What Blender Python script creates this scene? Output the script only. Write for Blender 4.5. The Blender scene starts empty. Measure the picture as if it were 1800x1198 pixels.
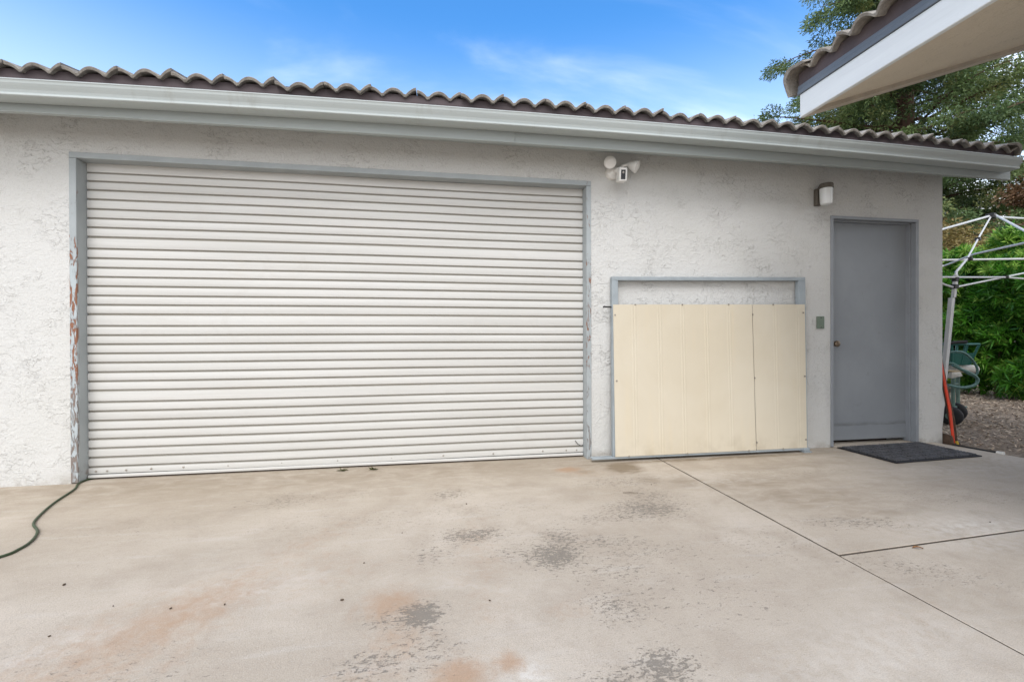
import bpy, bmesh, math, random
import numpy as np
from mathutils import Vector, Matrix
R = math.radians
random.seed(7)
rng = np.random.default_rng(11)
scn = bpy.context.scene
COL = scn.collection

# ------------------------------------------------------------------ camera
cam_d = bpy.data.cameras.new("camera")
cam_d.sensor_width = 36.0
cam_d.lens = 36.0 * 798.6 / 1800.0
cam_d.clip_start = 0.05
cam_d.clip_end = 2000.0
cam = bpy.data.objects.new("camera", cam_d)
COL.objects.link(cam)
ca_r = Vector((0.98647, -0.16388, -0.0031)).normalized()
ca_f = Vector((0.16388, 0.98648, -0.00335)).normalized()
ca_u = ca_r.cross(ca_f).normalized()
ca_r = ca_f.cross(ca_u).normalized()
M = Matrix((ca_r, ca_u, -ca_f)).transposed().to_4x4()
M.translation = Vector((0.0, -3.563, 0.979))
cam.matrix_world = M
scn.camera = cam

# ------------------------------------------------------------------ light
SUN_EL, SUN_AZ = 48.0, 200.0        # azimuth clockwise from +Y : behind the camera, a little to its left
world = bpy.data.worlds.new("World")
scn.world = world
world.use_nodes = True
wt = world.node_tree
wt.nodes.clear()


def wn(t, **k):
    n = wt.nodes.new(t)
    for a, b in k.items():
        setattr(n, a, b)
    return n


wo = wn("ShaderNodeOutputWorld")
bg = wn("ShaderNodeBackground")
bg.inputs["Strength"].default_value = 0.12
sky = wn("ShaderNodeTexSky", sky_type='NISHITA')
sky.sun_disc = False
sky.sun_elevation = R(SUN_EL)
sky.sun_rotation = R(SUN_AZ)
sky.air_density = 1.25
sky.dust_density = 0.35
sky.ozone_density = 2.2
hsv = wn("ShaderNodeHueSaturation")
hsv.inputs["Saturation"].default_value = 1.36
hsv.inputs["Hue"].default_value = 0.504
hsv.inputs["Value"].default_value = 1.25
wt.links.new(sky.outputs[0], hsv.inputs["Color"])
# clouds: wisps in the north; unseen bright bank overhead and south added for neutral fill
tc = wn("ShaderNodeTexCoord")
sep = wn("ShaderNodeSeparateXYZ")
wt.links.new(tc.outputs["Generated"], sep.inputs[0])


def wmath(op, a, b=None, clamp=False):
    n = wn("ShaderNodeMath", operation=op, use_clamp=clamp)
    for i, v in enumerate((a, b)):
        if v is None:
            continue
        if isinstance(v, (int, float)):
            n.inputs[i].default_value = v
        else:
            wt.links.new(v, n.inputs[i])
    return n.outputs[0]


def wramp(v, lo, hi, a=0.0, b=1.0):
    n = wn("ShaderNodeMapRange", interpolation_type='SMOOTHSTEP')
    wt.links.new(v, n.inputs[0])
    for i, x in zip((1, 2, 3, 4), (lo, hi, a, b)):
        n.inputs[i].default_value = x
    return n.outputs[0]


zz = wmath('ADD', wmath('MAXIMUM', sep.outputs[2], 0.0), 0.22)
cx = wmath('DIVIDE', sep.outputs[0], zz)
cy = wmath('DIVIDE', sep.outputs[1], zz)
cmb = wn("ShaderNodeCombineXYZ")
wt.links.new(wmath('ADD', wmath('MULTIPLY', cx, 0.62), wmath('MULTIPLY', cy, 0.3)), cmb.inputs[0])
wt.links.new(wmath('ADD', wmath('MULTIPLY', cy, 1.9), wmath('MULTIPLY', cx, -0.25)), cmb.inputs[1])
cmb.inputs[2].default_value = 3.7
nz = wn("ShaderNodeTexNoise")
nz.inputs["Scale"].default_value = 1.25
nz.inputs["Detail"].default_value = 9.0
nz.inputs["Roughness"].default_value = 0.52
nz.inputs["Distortion"].default_value = 0.45
wt.links.new(cmb.outputs[0], nz.inputs["Vector"])
south = wramp(sep.outputs[1], 0.42, -0.25)
lowright = wmath('MULTIPLY', wmath('MULTIPLY', wramp(sep.outputs[0], 0.50, 0.85), 0.62), wramp(sep.outputs[2], 0.55, 0.10))
bank = wmath('ADD', south, lowright, True)
dens = wmath('ADD', nz.outputs[0], wmath('MULTIPLY', bank, 0.42))
cover = wmath('MAXIMUM', wramp(dens, 0.66, 0.98), wmath('MULTIPLY', wramp(nz.outputs[0], 0.46, 0.78), 0.52))
low = wmath('MULTIPLY', wramp(sep.outputs[2], 0.58, 0.22), 0.36)       # thin milky veil low in the sky
cover = wmath('ADD', cover, low, True)
mixc = wn("ShaderNodeMix", data_type='RGBA')
wt.links.new(cover, mixc.inputs[0])
wt.links.new(hsv.outputs[0], mixc.inputs[6])
mixc.inputs[7].default_value = (8.6, 8.7, 8.9, 1.0)
wt.links.new(mixc.outputs[2], bg.inputs["Color"])
wt.links.new(bg.outputs[0], wo.inputs[0])

sun_d = bpy.data.lights.new("sun", 'SUN')
sun_d.energy = 1.0
sun_d.angle = R(28.0)
sun_d.color = (1.0, 0.98, 0.95)
sun = bpy.data.objects.new("sun", sun_d)
COL.objects.link(sun)
az, el = R(SUN_AZ), R(SUN_EL)
to_sun = Vector((math.sin(az) * math.cos(el), math.cos(az) * math.cos(el), math.sin(el)))
sun.rotation_euler = to_sun.to_track_quat('Z', 'Y').to_euler()

scn.view_settings.view_transform = 'Standard'
scn.view_settings.look = 'None'
scn.view_settings.gamma = 1.0
scn.view_settings.use_curve_mapping = False
scn.view_settings.exposure = 0.96

# ------------------------------------------------------------------ object helpers


def tag(o, label=None, cat=None, group=None, kind=None):
    if label:
        o["label"] = label
    if cat:
        o["category"] = cat
    if group:
        o["group"] = group
    if kind:
        o["kind"] = kind
    return o


def empty(name, loc, label, cat, group=None):
    o = bpy.data.objects.new(name, None)
    o.empty_display_size = 0.1
    o.location = loc
    COL.objects.link(o)
    return tag(o, label, cat, group)


def link_mesh(name, me, mat, parent=None, smooth=False):
    if mat is not None:
        me.materials.append(mat)
    if smooth:
        me.polygons.foreach_set("use_smooth", np.ones(len(me.polygons), dtype=bool))
    o = bpy.data.objects.new(name, me)
    COL.objects.link(o)
    if parent is not None:
        o.parent = parent
        # geometry is written in world coordinates: shift into the parent's frame
        root = parent
        off = Vector((0, 0, 0))
        while root is not None:
            off += root.location
            root = root.parent
        me.transform(Matrix.Translation(-off))
    return o


class MB:
    """collects boxes, prisms, tubes and lathes; build() links them as ONE mesh object"""

    def __init__(self):
        self.bm = bmesh.new()

    def hexa(self, p, bev=0.0, seg=1):
        """8 corners: bottom 4 then top 4, same winding"""
        v = [self.bm.verts.new(q) for q in p]
        fs = [(3, 2, 1, 0), (4, 5, 6, 7), (0, 1, 5, 4), (1, 2, 6, 5), (2, 3, 7, 6), (3, 0, 4, 7)]
        faces = [self.bm.faces.new([v[i] for i in f]) for f in fs]
        if bev > 0:
            es = list({e for f in faces for e in f.edges})
            bmesh.ops.bevel(self.bm, geom=es, offset=bev, segments=seg, profile=0.5, affect='EDGES')
        return self

    def box(self, x0, x1, y0, y1, z0, z1, bev=0.0, seg=1):
        return self.hexa([(x0, y0, z0), (x1, y0, z0), (x1, y1, z0), (x0, y1, z0),
                          (x0, y0, z1), (x1, y0, z1), (x1, y1, z1), (x0, y1, z1)], bev, seg)

    def obox(self, c, ax, ay, az_, hx, hy, hz, bev=0.0):
        c, ax, ay, az_ = Vector(c), Vector(ax).normalized(), Vector(ay).normalized(), Vector(az_).normalized()
        P = []
        for sz in (-1, 1):
            for sx, sy in ((-1, -1), (1, -1), (1, 1), (-1, 1)):
                P.append(c + ax * hx * sx + ay * hy * sy + az_ * hz * sz)
        return self.hexa(P, bev)

    def prism(self, prof, frames):
        """closed profile [(a,b)], frames = [(origin, A, B)] -> swept solid with caps"""
        rings = []
        for o, A, B in frames:
            o, A, B = Vector(o), Vector(A), Vector(B)
            rings.append([self.bm.verts.new(o + A * a + B * b) for a, b in prof])
        n = len(prof)
        for r0, r1 in zip(rings[:-1], rings[1:]):
            for i in range(n):
                self.bm.faces.new((r0[i], r0[(i + 1) % n], r1[(i + 1) % n], r1[i]))
        self.bm.faces.new(list(reversed(rings[0])))
        self.bm.faces.new(rings[-1])
        return self

    def tube(self, pts, rad, n=10, closed=False):
        pts = [Vector(p) for p in pts]
        rads = rad if isinstance(rad, (list, tuple)) else [rad] * len(pts)
        frames = []
        up = None
        m = len(pts)
        for i, p in enumerate(pts):
            if closed:
                d = (pts[(i + 1) % m] - pts[i - 1]).normalized()
            else:
                d = (pts[min(i + 1, m - 1)] - pts[max(i - 1, 0)]).normalized()
            if up is None:
                up = Vector((0, 0, 1)) if abs(d.z) < 0.9 else Vector((1, 0, 0))
            a = d.cross(up).normalized()
            b = a.cross(d).normalized()
            up = b
            frames.append((p, a, b))
        rings = []
        for (p, a, b), r in zip(frames, rads):
            rings.append([self.bm.verts.new(p + a * r * math.cos(2 * math.pi * k / n) + b * r * math.sin(2 * math.pi * k / n)) for k in range(n)])
        pairs = list(zip(rings[:-1], rings[1:]))
        if closed:
            pairs.append((rings[-1], rings[0]))
        for r0, r1 in pairs:
            for k in range(n):
                self.bm.faces.new((r0[k], r0[(k + 1) % n], r1[(k + 1) % n], r1[k]))
        if not closed:
            self.bm.faces.new(list(reversed(rings[0])))
            self.bm.faces.new(rings[-1])
        return self

    def lathe(self, o, axis, prof, n=24):
        """prof [(radius, along)] revolved about axis through o, capped"""
        o, d = Vector(o), Vector(axis).normalized()
        u = Vector((0, 0, 1)) if abs(d.z) < 0.9 else Vector((1, 0, 0))
        a = d.cross(u).normalized()
        b = a.cross(d).normalized()
        rings = []
        for r, t in prof:
            rings.append([self.bm.verts.new(o + d * t + (a * math.cos(2 * math.pi * k / n) + b * math.sin(2 * math.pi * k / n)) * max(r, 1e-4)) for k in range(n)])
        for r0, r1 in zip(rings[:-1], rings[1:]):
            for k in range(n):
                self.bm.faces.new((r0[k], r0[(k + 1) % n], r1[(k + 1) % n], r1[k]))
        self.bm.faces.new(list(reversed(rings[0])))
        self.bm.faces.new(rings[-1])
        return self

    def build(self, name, mat, parent=None, smooth=False, label=None):
        bmesh.ops.recalc_face_normals(self.bm, faces=self.bm.faces)
        me = bpy.data.meshes.new(name)
        self.bm.to_mesh(me)
        self.bm.free()
        o = link_mesh(name, me, mat, parent, False)
        if smooth:
            sm = [p.area >= 0 for p in me.polygons]
            me.polygons.foreach_set("use_smooth", sm)
            try:
                me.set_sharp_from_angle(angle=R(38))
            except Exception:
                pass
        if label:
            o["label"] = label
        return o


def raw_mesh(name, V, F4, mat, parent=None, attrs=None, smooth=False):
    """fast numpy quad mesh; attrs = {name: per-vertex float array}"""
    V = np.asarray(V, dtype=np.float32)
    F4 = np.asarray(F4, dtype=np.int32)
    me = bpy.data.meshes.new(name)
    me.vertices.add(len(V))
    me.vertices.foreach_set("co", V.ravel())
    me.loops.add(F4.size)
    me.loops.foreach_set("vertex_index", F4.ravel())
    me.polygons.add(len(F4))
    me.polygons.foreach_set("loop_start", np.arange(0, F4.size, F4.shape[1], dtype=np.int32))
    me.update(calc_edges=True)
    for k, a in (attrs or {}).items():
        at = me.attributes.new(k, 'FLOAT', 'POINT')
        at.data.foreach_set("value", np.asarray(a, dtype=np.float32))
    o = link_mesh(name, me, mat, parent, smooth)
    if not smooth:
        me.polygons.foreach_set("use_smooth", np.zeros(len(me.polygons), dtype=bool))
    elif smooth == 'angle':
        me.set_sharp_from_angle(angle=R(32))
    return o


# ------------------------------------------------------------------ material helpers
class NT:
    def __init__(self, name):
        self.m = bpy.data.materials.new(name)
        self.m.use_nodes = True
        self.t = self.m.node_tree
        self.b = self.t.nodes["Principled BSDF"]
        self.out = self.t.nodes["Material Output"]
        tcn = self.t.nodes.new("ShaderNodeTexCoord")
        g = self.t.nodes.new("ShaderNodeNewGeometry")
        self.obj = g.outputs["Position"]
        self.normal = g.outputs["Normal"]
        self.rand = g.outputs["Random Per Island"]

    def n(self, t, **k):
        n = self.t.nodes.new(t)
        for a, b in k.items():
            setattr(n, a, b)
        return n

    def set(self, sock, v):
        if hasattr(v, "node"):
            self.t.links.new(v, sock)
        else:
            if isinstance(v, (tuple, list)) and len(v) == 3 and sock.type == 'RGBA':
                v = (*v, 1.0)
            sock.default_value = v

    def noise(self, scale, detail=4, rough=0.55, dist=0.0, stretch=None, vec=None):
        v = vec or self.obj
        if stretch:
            mp = self.n("ShaderNodeMapping")
            self.set(mp.inputs[0], v)
            mp.inputs["Scale"].default_value = stretch
            v = mp.outputs[0]
        n = self.n("ShaderNodeTexNoise")
        self.set(n.inputs["Vector"], v)
        n.inputs["Scale"].default_value = scale
        n.inputs["Detail"].default_value = detail
        n.inputs["Roughness"].default_value = rough
        n.inputs["Distortion"].default_value = dist
        return n.outputs[0]

    def voronoi(self, scale, feature='F1', vec=None, rnd=1.0):
        n = self.n("ShaderNodeTexVoronoi", feature=feature)
        self.set(n.inputs["Vector"], vec or self.obj)
        n.inputs["Scale"].default_value = scale
        n.inputs["Randomness"].default_value = rnd
        return n.outputs[0]

    def ramp(self, v, lo, hi, a=0.0, b=1.0, smooth=True):
        n = self.n("ShaderNodeMapRange", interpolation_type='SMOOTHSTEP' if smooth else 'LINEAR')
        self.set(n.inputs[0], v)
        for i, x in zip((1, 2, 3, 4), (lo, hi, a, b)):
            n.inputs[i].default_value = x
        return n.outputs[0]

    def math(self, op, a, b=None, clamp=False):
        n = self.n("ShaderNodeMath", operation=op, use_clamp=clamp)
        self.set(n.inputs[0], a)
        if b is not None:
            self.set(n.inputs[1], b)
        return n.outputs[0]

    def mix(self, f, a, b, blend='MIX'):
        n = self.n("ShaderNodeMix", data_type='RGBA', blend_type=blend)
        self.set(n.inputs[0], f)
        self.set(n.inputs[6], a)
        self.set(n.inputs[7], b)
        return n.outputs[2]

    def attr(self, name):
        n = self.n("ShaderNodeAttribute", attribute_name=name)
        return n.outputs["Fac"]

    def xyz(self):
        n = self.n("ShaderNodeSeparateXYZ")
        self.set(n.inputs[0], self.obj)
        return n.outputs

    def bump(self, h, dist, strength=1.0, prev=None):
        n = self.n("ShaderNodeBump")
        n.inputs["Strength"].default_value = strength
        n.inputs["Distance"].default_value = dist
        self.set(n.inputs["Height"], h)
        if prev is not None:
            self.set(n.inputs["Normal"], prev)
        return n.outputs[0]

    def done(self, col, rough=0.6, metal=0.0, normal=None, spec=0.4):
        self.set(self.b.inputs["Base Color"], col)
        self.set(self.b.inputs["Roughness"], rough)
        self.b.inputs["Metallic"].default_value = metal
        self.b.inputs["Specular IOR Level"].default_value = spec
        if normal is not None:
            self.set(self.b.inputs["Normal"], normal)
        return self.m


def paint(name, col, rough=0.5, var=0.08, scale=6.0, bump=0.0006, bscale=90.0, stretch=None, spec=0.35, metal=0.0, dirt=None, dirt_amt=0.25):
    t = NT(name)
    n1 = t.noise(scale, 5, 0.6, stretch=stretch)
    lo = tuple(c * (1 - var) for c in col)
    hi = tuple(min(1, c * (1 + var)) for c in col)
    c = t.mix(t.ramp(n1, 0.3, 0.7), lo, hi)
    if dirt:
        d = t.noise(scale * 2.7, 6, 0.65, 0.4, stretch=stretch)
        c = t.mix(t.ramp(d, 0.55, 0.8, 0, dirt_amt), c, dirt)
    nb = t.noise(bscale, 3, 0.5, stretch=stretch)
    return t.done(c, t.ramp(n1, 0.2, 0.8, rough - 0.06, rough + 0.08), metal, t.bump(nb, bump), spec)


MATS = {}


def mats():
    # ---- stucco
    def stucco(name, base, ridge, scale=1.0, depth=0.010):
        t = NT(name)
        w = t.noise(4.2 * scale, 4, 0.6)
        n1 = t.noise(15 * scale, 4, 0.58, 0.5, stretch=(1, 1, 1.5))
        n2 = t.noise(27 * scale, 4, 0.6, 0.4, stretch=(1.3, 1, 1))
        grain = t.noise(120 * scale, 4, 0.7)
        dash = t.noise(55 * scale, 4, 0.62, 0.3)
        thick = t.ramp(w, 0.47, 0.62, 0.14, 1.0)
        s1 = t.math('MULTIPLY', t.ramp(n1, 0.50, 0.53), thick)
        s2 = t.math('MULTIPLY', t.ramp(n2, 0.54, 0.575), t.ramp(t.noise(3.1 * scale, 4, 0.6), 0.48, 0.62, 0.12, 1.0))
        lip = t.math('MULTIPLY', t.math('MULTIPLY', t.ramp(n1, 0.475, 0.50), t.ramp(n1, 0.545, 0.515)), thick)
        h = t.math('ADD', t.math('MULTIPLY', s1, 0.26), t.math('MULTIPLY', s2, 0.13))
        h = t.math('ADD', h, t.math('MULTIPLY', grain, 0.20))
        h = t.math('ADD', h, t.math('MULTIPLY', dash, 0.30))
        crackmask = t.math('MULTIPLY', t.math('MULTIPLY', lip, t.ramp(dash, 0.42, 0.60)), t.ramp(t.noise(2.3 * scale, 4, 0.6), 0.42, 0.60, 0.25, 1.0))
        stain = t.noise(1.1, 5, 0.6, 0.3)
        c = t.mix(t.ramp(stain, 0.35, 0.72), base, tuple(b * f for b, f in zip(base, (0.965, 0.96, 0.945))))
        c = t.mix(t.math('MULTIPLY', crackmask, 0.50), c, ridge)
        c = t.mix(t.ramp(grain, 0.52, 0.72, 0, 0.34), c, ridge)
        # splash dirt on the lowest hand's breadth of the wall
        z = t.xyz()[2]
        low = t.math('MULTIPLY', t.ramp(z, 0.0, 0.10, 1, 0), t.ramp(t.noise(9, 4, 0.6), 0.38, 0.62))
        c = t.mix(t.math('MULTIPLY', low, 0.5), c, (0.30, 0.26, 0.21))
        return t.done(c, 0.9, 0, t.bump(h, depth, 0.75), 0.25)
    MATS['stucco'] = stucco('stucco_white', (0.598, 0.592, 0.572), (0.24, 0.225, 0.20), 1.0, 0.022)
    MATS['soffit'] = stucco('stucco_soffit', (0.64, 0.56, 0.445), (0.30, 0.25, 0.19), 1.5, 0.016)

    # ---- concrete with its stains and painted-in shade (masks are stored on the slab's vertices)
    t = NT('old_concrete')
    rust, lich, damp_shade, pale = (t.attr(k) for k in ('rust', 'lichen', 'damp_shade', 'pale'))
    big = t.noise(0.9, 6, 0.6, 0.6)
    mid = t.noise(4.5, 6, 0.62, 0.4)
    fine = t.noise(210, 4, 0.7)
    sp = t.noise(75, 5, 0.7)
    c = t.mix(t.ramp(big, 0.32, 0.70), (0.450, 0.385, 0.310), (0.560, 0.492, 0.412))
    c = t.mix(t.ramp(mid, 0.42, 0.72, 0, 0.55), c, (0.385, 0.32, 0.255))
    sweep = t.noise(5.0, 5, 0.6, 0.3, stretch=(0.5, 2.6, 1))
    c = t.mix(t.ramp(sweep, 0.52, 0.75, 0, 0.30), c, (0.60, 0.56, 0.51))
    c = t.mix(t.ramp(fine, 0.42, 0.68, 0, 0.42), c, (0.265, 0.225, 0.18))
    c = t.mix(t.ramp(t.noise(48, 6, 0.78), 0.50, 0.72, 0, 0.34), c, (0.27, 0.225, 0.175))
    c = t.mix(t.ramp(t.noise(95, 3, 0.8), 0.56, 0.72, 0, 0.30), c, (0.66, 0.62, 0.56))
    c = t.mix(t.ramp(sp, 0.62, 0.75, 0, 0.28), c, (0.62, 0.58, 0.53))
    c = t.mix(t.math('MULTIPLY', pale, t.ramp(t.noise(24, 7, 0.75), 0.40, 0.62, 0.0, 0.9)), c, (0.64, 0.60, 0.54))
    dm = t.math('MULTIPLY', damp_shade, t.ramp(t.noise(8.5, 7, 0.70, 0.8, stretch=(0.6, 1.4, 1)), 0.32, 0.64, 0.42, 1))
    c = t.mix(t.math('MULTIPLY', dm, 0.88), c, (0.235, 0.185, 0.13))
    rn = t.noise(17, 7, 0.72, 0.4)
    rm = t.math('MULTIPLY', t.ramp(t.math('ADD', rust, t.math('MULTIPLY', t.math('SUBTRACT', rn, 0.5), 1.7)), 0.05, 1.25), t.ramp(rust, 0.02, 0.25))
    c = t.mix(t.math('MULTIPLY', rm, 0.66), c, (0.375, 0.225, 0.130))
    lth = t.noise(46, 5, 0.68, 0.6, stretch=(0.75, 1.5, 1))
    lth2 = t.noise(120, 4, 0.7, 0.3)
    lm = t.ramp(t.math('ADD', t.math('ADD', t.math('MULTIPLY', lth, 0.62), t.math('MULTIPLY', lth2, 0.38)), t.math('MULTIPLY', lich, 0.178)), 0.592, 0.675)
    lm = t.math('MULTIPLY', lm, t.ramp(lich, 0.02, 0.2))
    c = t.mix(t.math('MULTIPLY', lm, 0.74), c, (0.165, 0.146, 0.122))
    spk = t.voronoi(10.0)
    pick = t.noise(6.0, 2, 0.5)
    c = t.mix(t.math('MULTIPLY', t.ramp(spk, 0.035, 0.05, 1, 0), t.ramp(pick, 0.60, 0.64, 0, 0.7)), c, (0.12, 0.10, 0.085))
    h = t.math('ADD', t.math('MULTIPLY', fine, 0.4), t.math('MULTIPLY', mid, 0.9))
    h = t.math('SUBTRACT', h, t.math('MULTIPLY', lm, 0.25))
    MATS['concrete'] = t.done(c, t.ramp(big, 0.3, 0.7, 0.72, 0.86), 0, t.bump(h, 0.006, 0.8), 0.15)

    t = NT('bark_mulch')
    a = t.noise(38, 6, 0.7, 1.0)
    b = t.noise(3, 4, 0.6)
    c = t.mix(t.ramp(a, 0.35, 0.65), (0.15, 0.11, 0.078), (0.42, 0.335, 0.25))
    c = t.mix(t.ramp(b, 0.4, 0.7, 0, 0.4), c, (0.20, 0.15, 0.10))
    MATS['mulch'] = t.done(c, 0.95, 0, t.bump(a, 0.02, 0.9), 0.2)

    MATS['jointdirt'] = paint('joint_dirt', (0.075, 0.058, 0.042), 0.95, 0.4, 30, bump=0.004)
    # ---- roof tile
    t = NT('concrete_roof_tile')
    a = t.noise(30, 6, 0.7)
    b = t.noise(3.2, 4, 0.6)
    c = t.mix(t.ramp(a, 0.3, 0.7), (0.185, 0.165, 0.142), (0.40, 0.370, 0.325))
    c = t.mix(t.ramp(b, 0.45, 0.7, 0, 0.5), c, (0.27, 0.245, 0.215))
    c = t.mix(t.ramp(t.noise(120, 3, 0.6), 0.6, 0.75, 0, 0.5), c, (0.47, 0.43, 0.37))
    c = t.mix(t.math('MULTIPLY', t.rand, 0.55), c, (0.20, 0.18, 0.16))
    MATS['tile'] = t.done(c, 0.92, 0, t.bump(a, 0.006, 0.8), 0.2)

    MATS['birdstop'] = paint('purple_brown_board', (0.085, 0.066, 0.070), 0.7, 0.15, 8, dirt=(0.16, 0.13, 0.12))
    MATS['flashing'] = paint('slate_flashing', (0.125, 0.145, 0.170), 0.42, 0.12, 5, stretch=(1, 0.4, 3), dirt=(0.22, 0.23, 0.23))
    t = NT('gutter_enamel')
    n1 = t.noise(2.2, 5, 0.6, stretch=(0.25, 1, 2.5))
    c = t.mix(t.ramp(n1, 0.3, 0.7), (0.425, 0.465, 0.460), (0.475, 0.515, 0.508))
    c = t.mix(t.ramp(t.noise(6, 5, 0.65, stretch=(1.6, 1, 0.25)), 0.54, 0.78, 0, 0.38), c, (0.29, 0.28, 0.25))
    c = t.mix(t.ramp(t.noise(40, 4, 0.7), 0.66, 0.74, 0, 0.3), c, (0.25, 0.23, 0.20))
    MATS['gutter'] = t.done(c, 0.40, 0, t.bump(t.noise(5, 3), 0.002, 0.3), 0.35)
    MATS['fascia'] = paint('fascia_paint', (0.375, 0.410, 0.403), 0.55, 0.06, 3.0, bump=0.0012, bscale=40, stretch=(0.2, 1, 3), dirt=(0.27, 0.25, 0.22), dirt_amt=0.3)
    MATS['whiteboard'] = paint('white_fascia_paint', (0.66, 0.685, 0.69), 0.5, 0.04, 4.0, bump=0.001, bscale=30, stretch=(1, 0.25, 3), dirt=(0.42, 0.42, 0.41), dirt_amt=0.22)
    MATS['rakelip'] = paint('tan_lip_paint', (0.42, 0.36, 0.29), 0.8, 0.1, 9, dirt=(0.2, 0.15, 0.1))

    # ---- slats
    t = NT('roller_slat_enamel')
    st = t.noise(2.2, 5, 0.6, stretch=(0.22, 1, 9))
    c = t.mix(t.ramp(st, 0.35, 0.7), (0.53, 0.520, 0.492), (0.595, 0.586, 0.56))
    d = t.noise(3.1, 6, 0.66, 0.5, stretch=(0.6, 1, 2.0))
    c = t.mix(t.ramp(d, 0.56, 0.78, 0, 0.20), c, (0.47, 0.43, 0.37))
    sc = t.noise(5, 3, 0.6, stretch=(0.5, 1, 40))
    c = t.mix(t.ramp(sc, 0.66, 0.74, 0, 0.25), c, (0.50, 0.46, 0.40))
    pn = t.attr('pit')
    c = t.mix(t.math('MULTIPLY', pn, 0.70), c, (0.215, 0.185, 0.135))
    sm = t.noise(2.6, 6, 0.7, 0.8)
    c = t.mix(t.ramp(sm, 0.58, 0.74, 0, 0.16), c, (0.40, 0.37, 0.33))
    MATS['slat'] = t.done(c, t.ramp(d, 0.3, 0.8, 0.42, 0.58), 0, t.bump(t.noise(6, 3, 0.5, stretch=(0.3, 1, 1)), 0.004, 0.35), 0.4)

    # ---- peeling garage frame
    t = NT('peeling_frame_paint')
    x, y, z = t.xyz()
    n1 = t.noise(5, 5, 0.6)
    c = t.mix(t.ramp(n1, 0.3, 0.7), (0.325, 0.352, 0.360), (0.370, 0.398, 0.405))
    face = t.ramp(y, -0.004, 0.020, 1, 0)
    left = t.ramp(x, -2.40, -2.36, 1, 0)
    right = t.ramp(x, 1.16, 1.20, 0, 1)
    zb = t.math('ADD', t.ramp(z, 1.78, 1.50, 0, 1), 0.0)
    flk = t.noise(20, 5, 0.66, 0.8, stretch=(2.4, 2.4, 0.55))
    amt = t.math('MULTIPLY', t.math('MULTIPLY', left, zb), 0.135)
    amt = t.math('ADD', amt, t.math('MULTIPLY', t.math('MULTIPLY', right, t.ramp(z, 1.95, 1.5)), 0.065))
    face = t.math('MULTIPLY', face, t.math('ADD', t.math('MULTIPLY', left, t.ramp(z, 2.10, 1.9)), right, True))
    pe = t.math('MULTIPLY', t.ramp(t.math('ADD', flk, amt), 0.645, 0.665), face)
    edge = t.math('MULTIPLY', t.ramp(t.math('ADD', flk, amt), 0.60, 0.645), face)
    wood = t.noise(60, 4, 0.6, stretch=(3, 3, 0.12))
    wc = t.mix(wood, (0.19, 0.078, 0.044), (0.30, 0.135, 0.075))
    gc = t.mix(wood, (0.13, 0.10, 0.085), (0.29, 0.25, 0.225))
    wc = t.mix(t.ramp(t.math('ADD', z, t.math('MULTIPLY', t.noise(3, 3), 0.5)), 0.75, 1.0), gc, wc)
    pale = t.mix(face, c, (0.40, 0.44, 0.455))
    c = t.mix(t.math('MULTIPLY', left, t.ramp(z, 1.7, 1.4)), c, pale)
    c = t.mix(t.math('MULTIPLY', edge, 0.55), c, (0.20, 0.20, 0.20))
    c = t.mix(pe, c, wc)
    base = t.math('MULTIPLY', left, t.ramp(z, 0.14, 0.02))
    c = t.mix(t.math('MULTIPLY', base, t.ramp(t.noise(18, 4), 0.4, 0.6)), c, gc)
    h = t.math('SUBTRACT', t.math('MULTIPLY', t.noise(70, 3, 0.5, stretch=(1, 1, 0.2)), 0.2), pe)
    MATS['peel'] = t.done(c, 0.62, 0, t.bump(h, 0.002, 0.9), 0.35)

    MATS['doorframe'] = paint('door_frame_paint', (0.265, 0.280, 0.300), 0.5, 0.06, 5, dirt=(0.17, 0.16, 0.15))
    t = NT('grey_door_paint')
    n1 = t.noise(1.8, 5, 0.6, 0.4)
    c = t.mix(t.ramp(n1, 0.3, 0.7), (0.235, 0.250, 0.268), (0.268, 0.284, 0.302))
    d = t.noise(6, 6, 0.7, 0.6)
    c = t.mix(t.ramp(d, 0.60, 0.78, 0, 0.35), c, (0.13, 0.125, 0.12))
    x, y, z = t.xyz()
    scuff = t.math('MULTIPLY', t.ramp(z, 0.165, 0.175, 0, 1), t.ramp(z, 0.178, 0.215, 1, 0))
    c = t.mix(t.math('MULTIPLY', scuff, t.ramp(t.noise(3, 5, 0.7, stretch=(1.5, 1, 6)), 0.35, 0.65, 0.1, 0.55)), c, (0.105, 0.10, 0.10))
    MATS['door'] = t.done(c, 0.52, 0, t.bump(t.noise(45, 3), 0.0008, 0.5), 0.35)

    MATS['gate'] = paint('gate_frame_paint', (0.300, 0.335, 0.355), 0.5, 0.08, 7, dirt=(0.20, 0.18, 0.16))
    t = NT('cream_panel_enamel')
    n1 = t.noise(1.2, 4, 0.6, 0.3)
    x, y, z = t.xyz()
    c = t.mix(t.ramp(n1, 0.3, 0.7), (0.565, 0.500, 0.385), (0.61, 0.55, 0.44))
    c = t.mix(t.ramp(t.noise(3, 5, 0.6, stretch=(4, 1, 0.3)), 0.5, 0.8, 0, 0.25), c, (0.66, 0.55, 0.36))
    lowd = t.math('MULTIPLY', t.ramp(z, 0.24, 0.03), t.ramp(t.noise(5, 5, 0.65), 0.42, 0.70))
    c = t.mix(t.math('MULTIPLY', lowd, 0.42), c, (0.36, 0.30, 0.21))
    c = t.mix(t.ramp(t.noise(90, 3), 0.68, 0.76, 0, 0.2), c, (0.45, 0.37, 0.25))
    MATS['cream'] = t.done(c, 0.40, 0, t.bump(t.noise(3.5, 3, 0.5, stretch=(1.4, 1, 0.5)), 0.0015, 0.12), 0.4)
    MATS['screw'] = paint('dull_screw_steel', (0.34, 0.31, 0.27), 0.4, 0.1, 60, metal=0.7)
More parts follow.
